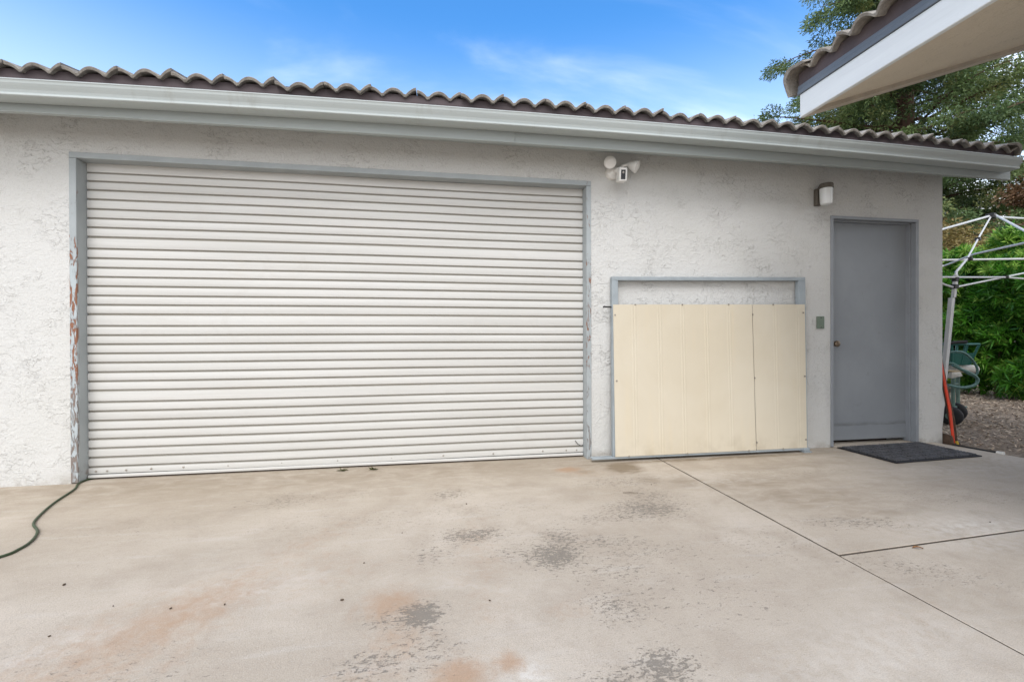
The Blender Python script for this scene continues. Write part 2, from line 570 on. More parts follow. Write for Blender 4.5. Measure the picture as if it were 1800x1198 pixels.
    MATS['bronze'] = paint('worn_bronze', (0.20, 0.150, 0.105), 0.34, 0.15, 40, metal=0.75)
    MATS['plate'] = paint('green_plate_paint', (0.155, 0.195, 0.150), 0.5, 0.05, 20)
    MATS['blackmetal'] = paint('black_metal', (0.025, 0.024, 0.023), 0.5, 0.1, 30)
    MATS['rubber'] = paint('black_rubber', (0.016, 0.016, 0.018), 0.72, 0.2, 25, bump=0.002, dirt=(0.09, 0.08, 0.075), dirt_amt=0.45)
    MATS['matrib'] = paint('worn_rubber_rib', (0.070, 0.069, 0.073), 0.6, 0.3, 18, bump=0.002, dirt=(0.12, 0.11, 0.10), dirt_amt=0.5)
    MATS['plastic'] = paint('white_plastic', (0.74, 0.725, 0.69), 0.38, 0.02, 10)
    MATS['lens'] = paint('frosted_white_lens', (0.78, 0.76, 0.72), 0.3, 0.02, 10)
    MATS['blackglass'] = paint('black_glass', (0.012, 0.012, 0.016), 0.12, 0.02, 10, bump=0.0, spec=0.5)
    MATS['lampbrown'] = paint('brown_lamp_casting', (0.115, 0.100, 0.082), 0.55, 0.1, 20)
    t = NT('prismatic_lamp_glass')
    x, y, z = t.xyz()
    MATS['lampglass'] = t.done((0.70, 0.71, 0.70), 0.18, 0, t.bump(t.noise(70, 2, stretch=(1, 1, 0.1)), 0.002, 0.5), 0.5)
    MATS['hosegreen'] = paint('dark_green_hose', (0.042, 0.062, 0.030), 0.5, 0.15, 18, dirt=(0.10, 0.10, 0.08))
    MATS['tealhose'] = paint('grey_green_hose', (0.085, 0.165, 0.150), 0.4, 0.1, 12)
    MATS['tealplastic'] = paint('dark_teal_plastic', (0.020, 0.105, 0.085), 0.4, 0.12, 12)
    MATS['greensteel'] = paint('faded_green_steel', (0.120, 0.190, 0.160), 0.5, 0.15, 14, dirt=(0.16, 0.12, 0.09))
    MATS['whitealu'] = paint('white_powder_coat', (0.56, 0.56, 0.55), 0.4, 0.04, 8)
    MATS['orange'] = paint('orange_fibreglass', (0.60, 0.045, 0.014), 0.4, 0.12, 10, dirt=(0.35, 0.08, 0.04))
    MATS['rustiron'] = paint('rusty_iron', (0.105, 0.058, 0.038), 0.8, 0.35, 25, bump=0.002)
    MATS['yellow'] = paint('yellow_dip', (0.52, 0.36, 0.03), 0.5, 0.1, 20)
    MATS['tanwood'] = paint('bare_tan_wood', (0.44, 0.35, 0.23), 0.7, 0.15, 20, stretch=(0.4, 2, 2))
    MATS['oldwood'] = paint('old_brown_wood', (0.085, 0.055, 0.038), 0.85, 0.25, 16, bump=0.003)
    MATS['fabric'] = paint('off_white_fabric', (0.60, 0.57, 0.52), 0.8, 0.12, 22, bump=0.004, dirt=(0.3, 0.27, 0.22))
    MATS['grip'] = paint('black_foam_grip', (0.018, 0.017, 0.016), 0.8, 0.2, 30)
    MATS['bark'] = paint('conifer_bark', (0.115, 0.070, 0.048), 0.9, 0.3, 9, bump=0.02, bscale=14, stretch=(2, 2, 0.4))
    MATS['dryleaf'] = paint('dry_leaf', (0.235, 0.115, 0.045), 0.7, 0.25, 60)
    MATS['twig'] = paint('dry_twig', (0.085, 0.060, 0.040), 0.8, 0.2, 60)

    def leaf(name, dark, light, tip, rough=0.5, trans=0.25):
        t = NT(name)
        tint = t.attr('tint')
        tipv = t.attr('tip')
        c = t.mix(tint, dark, light)
        c = t.mix(t.math('MULTIPLY', t.rand, 0.35), c, light)
        c = t.mix(tipv, c, tip)
        m = t.done(c, rough, 0, None, 0.35)
        tr = t.n("ShaderNodeBsdfTranslucent")
        t.set(tr.inputs[0], c)
        mx = t.n("ShaderNodeMixShader")
        mx.inputs[0].default_value = trans
        t.t.links.new(t.b.outputs[0], mx.inputs[1])
        t.t.links.new(tr.outputs[0], mx.inputs[2])
        t.t.links.new(mx.outputs[0], t.out.inputs[0])
        return m
    MATS['redwood'] = leaf('conifer_needles', (0.038, 0.078, 0.034), (0.160, 0.230, 0.080), (0.26, 0.28, 0.10))
    MATS['podo'] = leaf('podocarpus_leaves', (0.024, 0.105, 0.014), (0.120, 0.340, 0.030), (0.40, 0.58, 0.11), 0.36, 0.3)
    MATS['rustleaf'] = leaf('russet_leaves', (0.16, 0.085, 0.045), (0.32, 0.19, 0.10), (0.36, 0.26, 0.15))
    MATS['oliveleaf'] = leaf('olive_brown_leaves', (0.115, 0.082, 0.030), (0.26, 0.20, 0.065), (0.34, 0.27, 0.10))
    MATS['weed'] = leaf('weed_leaves', (0.05, 0.055, 0.02), (0.10, 0.11, 0.035), (0.15, 0.12, 0.05))
    MATS['chip'] = paint('bark_chip', (0.235, 0.170, 0.120), 0.9, 0.3, 30)
    t = NT('scattered_wood_chips')
    c = t.mix(t.rand, (0.18, 0.125, 0.085), (0.54, 0.43, 0.32))
    MATS['chips'] = t.done(c, 0.9, 0, None, 0.2)


mats()

# ------------------------------------------------------------------ ground
WX1 = 4.72                      # right-hand corner of the garage front wall
gm = MB()
gm.box(-400, 400, -400, 400, -0.60, -0.035)
tag(gm.build("ground", MATS['mulch']), "brown bark mulch ground beyond the concrete apron", "ground", None, 'structure')

RUST = [(-0.92, -1.80, .13, .30, -35, .8), (-1.05, -2.0, .22, .30, -20, .55), (-0.167, -1.83, .085, .085, 0, .95), (-0.13, -2.02, .09, .16, 0, .55), (0.058, -2.25, .065, .07, 0, 1.25),
        (0.215, -2.205, .032, .035, 0, 1.2), (-0.61, -1.25, .10, .35, -30, .35), (0.978, -0.267, .07, .05, 0, 1.3), (0.19, -1.55, .10, .5, 0, .32), (-0.55, -1.55, .3, .25, 0, .28),
        (0.47, -1.98, .07, .05, 0, .4), (-0.2, -2.3, .12, .15, 0, .5), (1.05, -0.36, .14, .06, 0, .4), (-0.3, -1.55, .25, .2, 0, .2), (2.05, -0.33, .5, .1, 0, .12), (1.6, -2.25, .3, .1, 20, .2)]
LICH = [(-1.6, -0.9, .5, .25, 0, .18), (3.2, -1.25, .5, .15, 0, .3), (-0.4, -1.0, .6, .2, 0, .22), (-1.0, -2.1, .4, .2, 0, .2), (0.2, -0.95, .5, .12, 0, .28), (1.55, -1.6, .3, .2, 0, .25), (2.5, -0.62, .5, .1, 0, .3), (0.526, -1.562, .11, .10, 0, 1.05), (0.60, -1.40, .09, .10, 0, .72), (0.35, -1.50, .14, .07, 20, .45), (0.80, -1.47, .16, .07, -10, .55), (-0.058, -1.916, .055, .06, 0, 1.35), (-0.13, -1.93, .10, .05, 0, .6),
        (0.173, -1.287, .14, .07, 0, .82), (0.24, -1.26, .07, .05, 0, .8), (1.20, -1.10, .20, .12, 0, .85), (1.05, -1.18, .3, .06, 0, .55), (1.30, -0.93, .14, .14, 0, .6), (0.665, -2.297, .08, .06, 0, .95),
        (0.65, -1.985, .10, .09, 0, .58), (0.56, -2.33, .14, .05, 0, .55), (0.077, -0.658, .10, .09, 0, .62), (-0.18, -2.14, .10, .06, 0, .58), (-0.935, -0.605, .20, .12, 0, .5), (-0.55, -0.55, .16, .10, 0, .35),
        (0.75, -1.75, .16, .10, 0, .42), (-0.02, -1.45, .12, .10, 20, .42), (2.20, -1.48, .25, .07, -10, .6), (2.0, -1.95, .25, .10, -30, .4), (1.25, -0.62, .25, .10, 0, .5), (0.9, -1.6, .3, .08, 0, .4), (-0.05, -2.1, .1, .1, 0, .45), (1.0, -1.9, .4, .3, 0, .22)]
DAMP_SHADE = [(2.15, -0.165, 1.0, .035, 0, 1.4), (2.25, -1.05, .40, .14, -8, .8), (2.15, -0.78, .40, .10, 0, .7), (-1.5, -0.75, .7, .15, 10, .35), (0.35, -0.55, .5, .1, 0, .45), (-0.9, -1.2, .5, .12, 25, .3), (0.9, -1.35, .5, .25, 0, .25), (1.9, -1.9, .4, .3, -35, .3), (-1.9, -1.3, .4, .2, 20, .3), (0.3, -2.0, .5, .2, 0, .2), (2.25, -1.16, .42, .16, -8, .75), (2.15, -0.80, .45, .12, 0, .8), (2.6, -0.45, .5, .10, 0, .65), (2.55, -0.75, .4, .2, 0, .5), (1.676, -0.70, .16, .10, 0, .8), (1.45, -0.58, .10, .14, 0, .75),  # first blob: strip under the gate rail, painted shadow plus dirt
        (1.398, -0.30, .10, .10, 0, 2.2), (1.34, -0.20, .16, .05, 0, 1.0), (1.08, -0.34, .08, .05, 0, .8), (1.33, -0.50, .2, .2, 0, .35), (2.4, -1.38, .3, .08, 0, .7), (2.9, -1.0, .6, .2, 0, .42), (3.4, -0.95, .5, .2, 0, .3), (-1.2, -0.06, 3.2, .40, 0, .72), (0.6, -0.65, 1.6, .30, 0, .25), (3.4, -0.55, 1.2, .5, 0, .30), (3.2, -0.10, .5, .14, 0, .6),  # broad wall-foot blob paints in the shade along the wall base
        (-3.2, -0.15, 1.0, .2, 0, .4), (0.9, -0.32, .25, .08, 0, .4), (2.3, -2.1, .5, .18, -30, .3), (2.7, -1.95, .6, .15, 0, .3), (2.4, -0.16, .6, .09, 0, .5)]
PALE = [(2.75, -1.63, .25, .10, 0, .8), (2.55, -1.80, .2, .08, 0, .5), (0.26, -2.26, .05, .05, 0, 1.0), (-0.7, -1.65, .2, .03, 25, .5), (-1.2, -1.9, .15, .04, 30, .5), (1.9, -0.55, .5, .06, 0, .4), (2.05, -0.72, .3, .03, 0, .7), (0.1, -1.75, .15, .02, -20, .4),
        (3.9, -0.75, .6, .10, 0, .5), (1.4, -2.35, .5, .12, 15, .4), (4.45, -0.3, .12, .5, 0, .6)]


def mask(P, blobs):
    out = np.zeros(len(P))
    for x, y, sx, sy, a, s in blobs:
        c, d = math.cos(R(a)), math.sin(R(a))
        dx, dy = P[:, 0] - x, P[:, 1] - y
        u, v = (dx * c + dy * d) / sx, (-dx * d + dy * c) / sy
        out = np.maximum(out, s * np.exp(-0.5 * (u * u + v * v))) + 0.0
    return out


def slab(corners, step, V, F, wob=0.0):
    """bilinear grid over 4 corners (x,y) with a rounded arris and a skirt into the joint"""
    a, b, c, d = [np.array(q, float) for q in corners]      # a near-left, b near-right, c far-right, d far-left
    nu = max(2, int(np.linalg.norm(b - a) / step))
    nv = max(2, int(np.linalg.norm(d - a) / step))
    us = np.concatenate([[0, 0], np.linspace(0, 1, nu), [1, 1]])
    vs = np.concatenate([[0, 0], np.linspace(0, 1, nv), [1, 1]])
    U, W = np.meshgrid(us, vs)
    P = (a[None, None] * ((1 - U) * (1 - W))[..., None] + b * (U * (1 - W))[..., None] + c * (U * W)[..., None] + d * ((1 - U) * W)[..., None])
    Z = np.zeros(U.shape)
    ins = 0.004
    cen = (a + b + c + d) / 4
    # row 0 = skirt bottom, row 1 = arris edge dropped 3 mm, inner rows flat
    def inset(k0, axis, sgn):
        pass
    eu = (b - a) / np.linalg.norm(b - a)
    ev = (d - a) / np.linalg.norm(d - a)
    P[:, 2:3] += eu * ins
    P[:, -3:-2] -= eu * ins
    P[2:3] += ev * ins
    P[-3:-2] -= ev * ins
    Z[:, 1] = Z[:, -2] = -0.003
    Z[1] = Z[-2] = -0.003
    Z[:, 0] = Z[:, -1] = -0.05
    Z[0] = Z[-1] = -0.05
    if wob:
        w = wob * (np.sin(P[..., 1] * 9.1) * .5 + np.sin(P[..., 1] * 23.7 + 1) * .3 + np.sin(P[..., 1] * 51 + 2) * .25)
        P[:, :3, 0] += w[:, :3]
    H, Wd = U.shape
    base = sum(len(v) for v in V)
    V.append(np.concatenate([P.reshape(-1, 2), Z.reshape(-1, 1)], 1))
    idx = np.arange(H * Wd).reshape(H, Wd) + base
    F.append(np.stack([idx[:-1, :-1], idx[:-1, 1:], idx[1:, 1:], idx[1:, :-1]], -1).reshape(-1, 4))


V, F = [], []
JX = 1.792
slab([(-7, -3.0), (JX - .005, -3.0), (JX - .005, 0.34), (-7, 0.34)], 0.022, V, F)
slab([(-7, -9.0), (JX - .004, -9.0), (JX - .004, -3.002), (-7, -3.002)], 0.2, V, F)
slab([(JX + .006, -1.774), (4.905, -1.570), (4.60, 0.12), (JX + .006, 0.12)], 0.022, V, F, 0.0025)
slab([(JX + .001, -3.0), (5.15, -3.0), (4.908, -1.583), (JX + .001, -1.787)], 0.022, V, F, 0.001)
slab([(JX + .001, -9.0), (5.6, -9.0), (5.15, -3.002), (JX + .001, -3.002)], 0.2, V, F)
V = np.concatenate(V)
F = np.concatenate(F)
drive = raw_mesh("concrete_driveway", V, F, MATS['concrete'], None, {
    'rust': mask(V, RUST), 'lichen': mask(V, LICH), 'damp_shade': mask(V, DAMP_SHADE), 'pale': mask(V, PALE)}, False)
tag(drive, "stained grey-beige concrete apron with expansion joints in front of the garage", "driveway", None, 'structure')

jf = MB()
jf.box(JX - .010, JX + .011, -9.0, 0.12, -.045, -.0022)
jf.hexa([(JX, -1.787, -.045), (4.92, -1.586, -.045), (4.92, -1.570, -.045), (JX, -1.774, -.045), (JX, -1.787, -.0024), (4.92, -1.586, -.0024), (4.92, -1.570, -.0024), (JX, -1.774, -.0024)])
jf.build("joint_dirt", MATS['jointdirt'], drive)

# loose chips over the mulch
n = 16000
cx_ = rng.uniform(4.75, 9.6, n)
cy_ = rng.uniform(-0.9, 5.2, n)
L_ = rng.uniform(.007, .028, n)
W_ = rng.uniform(.003, .009, n)
th = rng.uniform(0, math.pi * 2, n)
ti = rng.uniform(-.5, .5, n)
z0 = -0.035 + rng.uniform(.002, .014, n)
ok = ~((cx_ < 4.9 - 0.18 * cy_) & (cy_ < 0.1))
cx_, cy_, L_, W_, th, ti, z0 = (a[ok] for a in (cx_, cy_, L_, W_, th, ti, z0))
n = len(cx_)
dx, dy = np.cos(th), np.sin(th)
A = np.stack([dx * L_, dy * L_, ti * L_], 1)
B = np.stack([-dy * W_, dx * W_, rng.uniform(-.4, .4, n) * W_], 1)
Cc = np.stack([cx_, cy_, z0 + np.abs(ti) * L_], 1)
Vc = np.stack([Cc - A - B, Cc + A - B, Cc + A + B, Cc - A + B], 1).reshape(-1, 3)
Fc = np.arange(4 * n).reshape(-1, 4)
tag(raw_mesh("wood_chips", Vc, Fc, MATS['chips']), "loose wood chips strewn over the mulch beside the garage", "wood chips", None, 'stuff')

# ------------------------------------------------------------------ garage building
garage = empty("garage_building", (0, 0, 0), "white stucco garage with a wide roller door, grey side door and tiled eave", "garage")


def bow(x):
    return 0.024 * (1 - 2 * ((x - 1.2) / 3.85) ** 2)


# front wall with two openings (outer edge of the frames)
GX0, GX1, GZ = -2.471, 1.248, 2.268
DX0, DX1, DZ = 3.495, 4.430, 2.08
WX0, WT, WB = -7.0, 2.515, -0.05
YB = 7.0
bm = bmesh.new()


def quad(bm, *p):
    bm.faces.new([bm.verts.new(q) for q in p])


rc = 0.018
for (x0, x1, z0_, z1_) in [(WX0, GX0, WB, WT), (GX0, GX1, GZ, WT), (GX1, DX0, WB, WT), (DX0, DX1, DZ, WT), (DX1, WX1 - rc, WB, WT)]:
    quad(bm, (x0, 0, z0_), (x1, 0, z0_), (x1, 0, z1_), (x0, 0, z1_))
prev = (WX1 - rc, 0.0)
for k in range(1, 6):
    a = R(90 * k / 5)
    cur = (WX1 - rc + rc * math.sin(a), rc - rc * math.cos(a))
    quad(bm, (prev[0], prev[1], WB), (cur[0], cur[1], WB), (cur[0], cur[1], WT), (prev[0], prev[1], WT))
    prev = cur
quad(bm, (WX1, rc, WB), (WX1, YB, WB), (WX1, YB, WT), (WX1, rc, WT))
quad(bm, (WX1, YB, WB), (WX0, YB, WB), (WX0, YB, WT), (WX1, YB, WT))
quad(bm, (WX0, YB, WB), (WX0, 0, WB), (WX0, 0, WT), (WX0, YB, WT))
# reveals
for (x, z1_) in ((GX0, GZ), (GX1, GZ), (DX0, DZ), (DX1, DZ)):
    quad(bm, (x, 0, WB), (x, 0.30, WB), (x, 0.30, z1_), (x, 0, z1_))
for (x0, x1, z) in ((GX0, GX1, GZ), (DX0, DX1, DZ)):
    quad(bm, (x0, 0, z), (x1, 0, z), (x1, 0.30, z), (x0, 0.30, z))
me = bpy.data.meshes.new("wall")
bmesh.ops.remove_doubles(bm, verts=bm.verts, dist=1e-5)
bmesh.ops.recalc_face_normals(bm, faces=bm.faces)
bm.to_mesh(me)
bm.free()
link_mesh("wall", me, MATS['stucco'], garage)
gb = MB()
gb.box(WX0 + .05, 5.0, 0.31, 0.35, -0.05, 2.5)          # dark lining behind the doors
gb.build("inner_lining", MATS['oldwood'], garage)

# roller door frame
fm = MB()
fm.box(GX0, -2.428, -0.007, 0.16, 0.006, 2.228, .002)
fm.build("frame_jamb", MATS['peel'], garage, label="left jamb with paint peeling down to brown wood")
fm = MB()
fm.box(1.209, GX1, -0.007, 0.16, 0.0, 2.228, .002)
fm.build("frame_jamb", MATS['peel'], garage)
fm = MB()
fm.box(GX0, GX1, -0.008, 0.16, 2.2295, GZ, .002)
fm.build("frame_head", MATS['peel'], garage)

# roller door curtain: one swept profile, a deep groove between slats
prof = []           # (depth y, z, pit)
edges = [0.062]
gaps_z = [2.164, 2.105, 2.043, 1.978, 1.910, 1.845, 1.781, 1.715, 1.632, 1.565, 1.498, 1.433, 1.368, 1.301, 1.236, 1.170, 1.087, 1.021, .957, .892, .826, .759, .694, .629, .546, .481, .414, .349, .284, .218, .153, .086]
YD = 0.088
zs = sorted(gaps_z)
tops = zs + [2.240]
z_lo = 0.034
g = 0.0108
for i, zt in enumerate(tops):
    hgt = zt - z_lo
    prof += [(YD + .004, z_lo + .0005, .1), (YD - .0005, z_lo + .003, 0)]
    for f_ in (0.15, 0.35, 0.6, 0.85):
        zq = z_lo + f_ * hgt
        prof.append((YD - .0035 * math.sin(math.pi * f_), zq, 0))
    if hgt > 0.078:
        prof.append((YD, zt - .022, 0))
        prof.append((YD + .0025, zt - .020, .15))
        prof.append((YD + .0005, zt - .016, 0))
    prof += [(YD - .0010, zt - g - .003, 0), (YD + .0020, zt - g - .0005, 0.05), (YD + .011, zt - g + .0010, .9), (YD + .012, zt - .0012, 1.0), (YD + .0095, zt + .0030, .9)]
    z_lo = zt + .0036
prof = [p for p in prof if p[1] < 2.236]
xs = np.linspace(-2.426, 1.207, 60)
nP = len(prof)
Vs, pit = [], []
for x in xs:
    for (y, z, p) in prof:
        Vs.append((x, y + 0.0030 * math.sin(x * 2.1 + z * 3) + 0.0016 * math.sin(x * 5.3 - z * 7), z + 0.0022 * math.sin(x * 1.7 + z * 2)))
        pit.append(p)
idx = np.arange(len(xs) * nP).reshape(len(xs), nP)
Fs = np.stack([idx[:-1, :-1], idx[1:, :-1], idx[1:, 1:], idx[:-1, 1:]], -1).reshape(-1, 4)
roller = raw_mesh("roller_door", Vs, Fs, MATS['slat'], garage, {'pit': pit}, smooth='angle')
rb = MB()
rb.box(-2.424, 1.205, 0.074, 0.100, 0.012, 0.032, .003)
rb.build("bottom_bar", MATS['slat'], roller)
for x in (-2.38, -2.31, -2.19, -2.03, -1.82, -1.52, -1.15, -0.75, -0.35, 0.05, 0.45, 0.86, 1.06, 1.15):
    r_ = MB()
    r_.lathe((x, YD - .001, 0.058 + 0.002 * math.sin(x * 9)), (0, -1, 0), [(.0075, 0), (.007, .0025), (.004, .005), (0, .0058)], 12)
    r_.build("rivet", MATS['screw'], roller, True)
w_ = MB()
w_.tube([(1.135, .080, .137), (1.145, .074, .122), (1.16, .072, .106), (1.178, .074, .095), (1.195, .082, .093), (1.207, .09, .095)], .0026, 8)
w_.build("pull_wire", MATS['blackmetal'], roller, True)
th_ = MB()
th_.box(-2.43, 1.21, 0.10, 0.30, -0.03, 0.004)
th_.build("door_sill", MATS['oldwood'], garage)

# side door
fd = MB()
for (x0, x1, y0, y1) in ((DX0, 3.519, -.012, .10), (4.3985, DX1, -.012, .036), (4.386, DX1, .036, .10)):
    fd.box(x0, x1, y0, y1, 0.006, 2.0545, .0015)
fd.box(DX0, DX1, -.0125, .036, 2.055, DZ, .0015)
fd.box(DX0, DX1, .036, .10, 2.043, DZ, .0015)
fd.build("door_frame", MATS['doorframe'], garage)
ld = MB()
ld.box(3.521, 4.397, .0735, .115, .040, 2.052, .002)
leaf = ld.build("door", MATS['door'], garage)
kp = MB()
kp.box(3.60, 4.384, .0718, .0745, .046, .168, .001)
kp.build("kick_plate", MATS['door'], leaf)
kn = MB()
kn.lathe((3.585, .0735, .931), (0, -1, 0), [(.031, 0), (.031, .004), (.026, .009), (.013, .012), (.012, .030), (.018, .034), (.0265, .042), (.029, .052), (.027, .062), (.018, .067), (.0, .068)], 28)
kn.build("door_knob", MATS['bronze'], leaf, True)
sl = MB()
sl.box(3.519, 4.386, -.03, .13, -.02, .012, .003)
sl.build("door_threshold", MATS['concrete'], garage)

# soffit, fascia boards, gutter
YF, YG = -0.28, -0.42
sf = MB()
sf.hexa([(WX0, YF + .029, 2.424), (5.03, YF + .029, 2.424), (5.03, 0.35, 2.638), (WX0, 0.35, 2.638), (WX0, YF + .029, 2.44), (5.03, YF + .029, 2.44), (5.03, 0.35, 2.654), (WX0, 0.35, 2.654)])
sf.build("soffit", MATS['fascia'], garage)


def xsweep(mb, prof, x0, x1, n, fz):
    mb.prism(prof, [((x, 0, fz(x)), (0, 1, 0), (0, 0, 1)) for x in np.linspace(x0, x1, n)])


cuts = [WX0, -1.8765, 0.5705, 5.070]
for k in range(3):
    fb = MB()
    a, b = cuts[k] + .0009, cuts[k + 1] - .0009
    d = (0.0, -0.003, 0.001)[k]
    tw = (0.004, 0.0, 0.0)[k]
    xsweep(fb, [(YF + d, 2.405 + tw), (YF + d - .001, 2.409 + tw), (YF + d, 2.60), (YF + .028 + d, 2.60), (YF + .028 + d, 2.405 + tw)], a, b, 24, lambda x: bow(x) * .55)
    fb.build("fascia_board", MATS['fascia'], garage)
gt = MB()
gp = [(-.286, 2.553), (-.286, 2.470), (-.392, 2.466), (-.397, 2.470), (-.3975, 2.4775), (-.392, 2.4815), (-.393, 2.486),
      (-.399, 2.500), (-.409, 2.516), (-.417, 2.530), (-.420, 2.541), (-.4215, 2.5445), (-.4245, 2.5475), (-.4245, 2.5525), (-.421, 2.555), (-.416, 2.5535), (-.414, 2.549),
      (-.412, 2.535), (-.386, 2.484), (-.290, 2.478), (-.290, 2.553)]
xsweep(gt, gp, WX0, 4.990, 40, bow)
gutter = gt.build("gutter", MATS['gutter'], garage)
gc_ = MB()
xsweep(gc_, [(-.2875, 2.549), (-.2875, 2.472), (-.3935, 2.468), (-.396, 2.476), (-.3955, 2.487), (-.4105, 2.515), (-.4185, 2.532), (-.421, 2.549)], 4.9905, 4.993, 2, bow)
gc_.build("gutter_end_cap", MATS['gutter'], gutter)

bs = MB()
xsweep(bs, [(-.334, 2.500), (-.334, 2.655), (-.320, 2.655), (-.320, 2.500)], WX0, 5.02, 40, bow)
bs.build("eave_board", MATS['birdstop'], garage)


# S-tiles: one mesh per roof, every tile its own piece of it (two humps, butted on the crest)
def tile_roof(name, O, E, S, N, length, courses, period, fz, parent, phase=0.0, amp=0.052):
    O, E, S, N = (np.array(v, float) for v in (O, E, S, N))
    Vv, Ff = [], []
    base = 0
    ntile = int(math.ceil(length / (2 * period)))
    nu = 22
    Lc = 0.36
    for c in range(courses):
        for k in range(ntile):
            ju, jw, jv, jr = rng.normal(0, .0026), rng.normal(0, .0036), rng.normal(0, .007), rng.normal(0, .018)
            us = np.linspace(0.0016, 2 * period - .0016, nu + 1)
            ph = (us / period)
            hump = amp * (0.5 + 0.5 * np.cos(2 * math.pi * ph)) ** 0.38
            hump = hump + 0.007 * np.exp(-((us - 2 * period) / .03) ** 2)        # overlapping lap of the roll
            rows = []
            th = 0.022
            for (v, dw, t_) in ((0.002, -th, 0), (-.002, -th + .003, 0), (-.003, -.004, 0), (0.002, 0, 0), (Lc * .5, 0, 0), (Lc + .03, 0, 0)):
                lift = 0.030 * (1 - v / Lc)
                vv = c * Lc + v + jv
                uu = k * 2 * period + us + ju + phase
                w = hump + lift + dw + jw + jr * (us - period)
                P = O + E * uu[:, None] + S * vv + N * w[:, None]
                P[:, 2] += np.array([fz(x) for x in (P @ E)]) if fz else 0
                rows.append(P)
            # underside
            vv = c * Lc + Lc * .5 + jv
            P = O + E * uu[:, None] + S * vv + N * (hump + .015 - th + jw)[:, None]
            P[:, 2] += np.array([fz(x) for x in (P @ E)]) if fz else 0
            rows = [P] + rows
            A = np.stack(rows)
            Vv.append(A.reshape(-1, 3))
            idx = np.arange(A.shape[0] * A.shape[1]).reshape(A.shape[:2]) + base
            Ff.append(np.stack([idx[:-1, :-1], idx[:-1, 1:], idx[1:, 1:], idx[1:, :-1]], -1).reshape(-1, 4))
            # end caps of the tile at both crests (thickness of the roll)
            for col in (0, -1):
                Ff.append(np.array([[idx[1, col], idx[2, col], idx[3, col], idx[4, col]], [idx[0, col], idx[1, col], idx[4, col], idx[5, col]]]))
            base += A.shape[0] * A.shape[1]
    return raw_mesh(name, np.concatenate(Vv), np.concatenate(Ff), MATS['tile'], parent, smooth='angle')


sl_a = math.atan(0.34)
tr = tile_roof("roof_tiles", (-7.042 - .066, -.350, 2.606), (1, 0, 0), (0, math.cos(sl_a), math.sin(sl_a)), (0, -math.sin(sl_a), math.cos(sl_a)), 12.10, 10, 0.1517, bow, garage, 0.0, 0.047)
rd = MB()       # roof deck under the tiles and its back slope
rd.hexa([(WX0, -.31, 2.575), (5.0, -.31, 2.575), (5.0, 3.4, 3.84), (WX0, 3.4, 3.84), (WX0, -.31, 2.595), (5.0, -.31, 2.595), (5.0, 3.4, 3.86), (WX0, 3.4, 3.86)])
rd.hexa([(WX0, 3.4, 3.84), (5.0, 3.4, 3.84), (5.0, 7.4, 2.50), (WX0, 7.4, 2.50), (WX0, 3.4, 3.86), (5.0, 3.4, 3.86), (5.0, 7.4, 2.52), (WX0, 7.4, 2.52)])
rd.build("roof_deck", MATS['birdstop'], garage)
gw = MB()       # gable wall under the roof
gw.prism([(0.01, 2.516), (6.99, 2.516), (3.4, 3.66)], [((WX1 - .12, 0, 0), (0, 1, 0), (0, 0, 1)), ((WX1 - .002, 0, 0), (0, 1, 0), (0, 0, 1))])
gw.build("gable_wall", MATS['stucco'], garage)
# rake board and rolled rake tiles at the right-hand end
rk = MB()
rk.prism([(5.005, -.16), (5.03, -.16), (5.03, .03), (5.005, .03)], [((0, -.249, 2.60), (1, 0, 0), (0, 0, 1)), ((0, 3.4, 3.85), (1, 0, 0), (0, 0, 1))])
rk.build("rake_board", MATS['fascia'], garage)


def rake_tiles(O, Eo, S, N, count, parent, rad=.075, down=.10):
    """rolled edge tiles: Eo points outward across the rake"""
    O, Eo, S, N = (np.array(v, float) for v in (O, Eo, S, N))
    Vv, Ff, base = [], [], 0
    ang = np.linspace(-0.15 * math.pi, 0.5 * math.pi, 12)
    out = [(-.10, rad - .012)] + [(rad * math.sin(a), rad * math.cos(a)) for a in ang if a > -0.1] + [(rad, -down * .5), (rad - .004, -down)]
    cen = np.array(out)
    inn = cen.copy()
    inn[:, 0] -= .020
    inn[:-2, 1] -= .018
    prof2 = np.concatenate([cen, inn[::-1]])
    for k in range(count):
        jr = rng.normal(0, .003, 2)
        rings = []
        for v, lift in ((-.012, .034), (-.008, .036), (.36 + .03, .004)):
            q = prof2.copy()
            P = O + S * (k * .36 + v) + Eo * (q[:, :1] + jr[0]) + N * (q[:, 1:] + lift + jr[1])
            rings.append(P)
        A = np.stack(rings)
        m = len(prof2)
        Vv.append(A.reshape(-1, 3))
        idx = np.arange(A.shape[0] * m).reshape(-1, m) + base
        nx = np.roll(idx, -1, axis=1)
        Ff.append(np.stack([idx[:-1], nx[:-1], nx[1:], idx[1:]], -1).reshape(-1, 4))
        h = m // 2
        r0 = idx[0]
        Ff.append(np.array([[r0[i], r0[i + 1], r0[m - 2 - i], r0[m - 1 - i]] for i in range(h - 1)]))
        base += A.shape[0] * m
    return raw_mesh("rake_tiles", np.concatenate(Vv), np.concatenate(Ff), MATS['tile'], parent)


rake_tiles((4.985, -.350, 2.600 - .020), (1, 0, 0), (0, math.cos(sl_a), math.sin(sl_a)), (0, -math.sin(sl_a), math.cos(sl_a)), 10, garage, .072, .03)

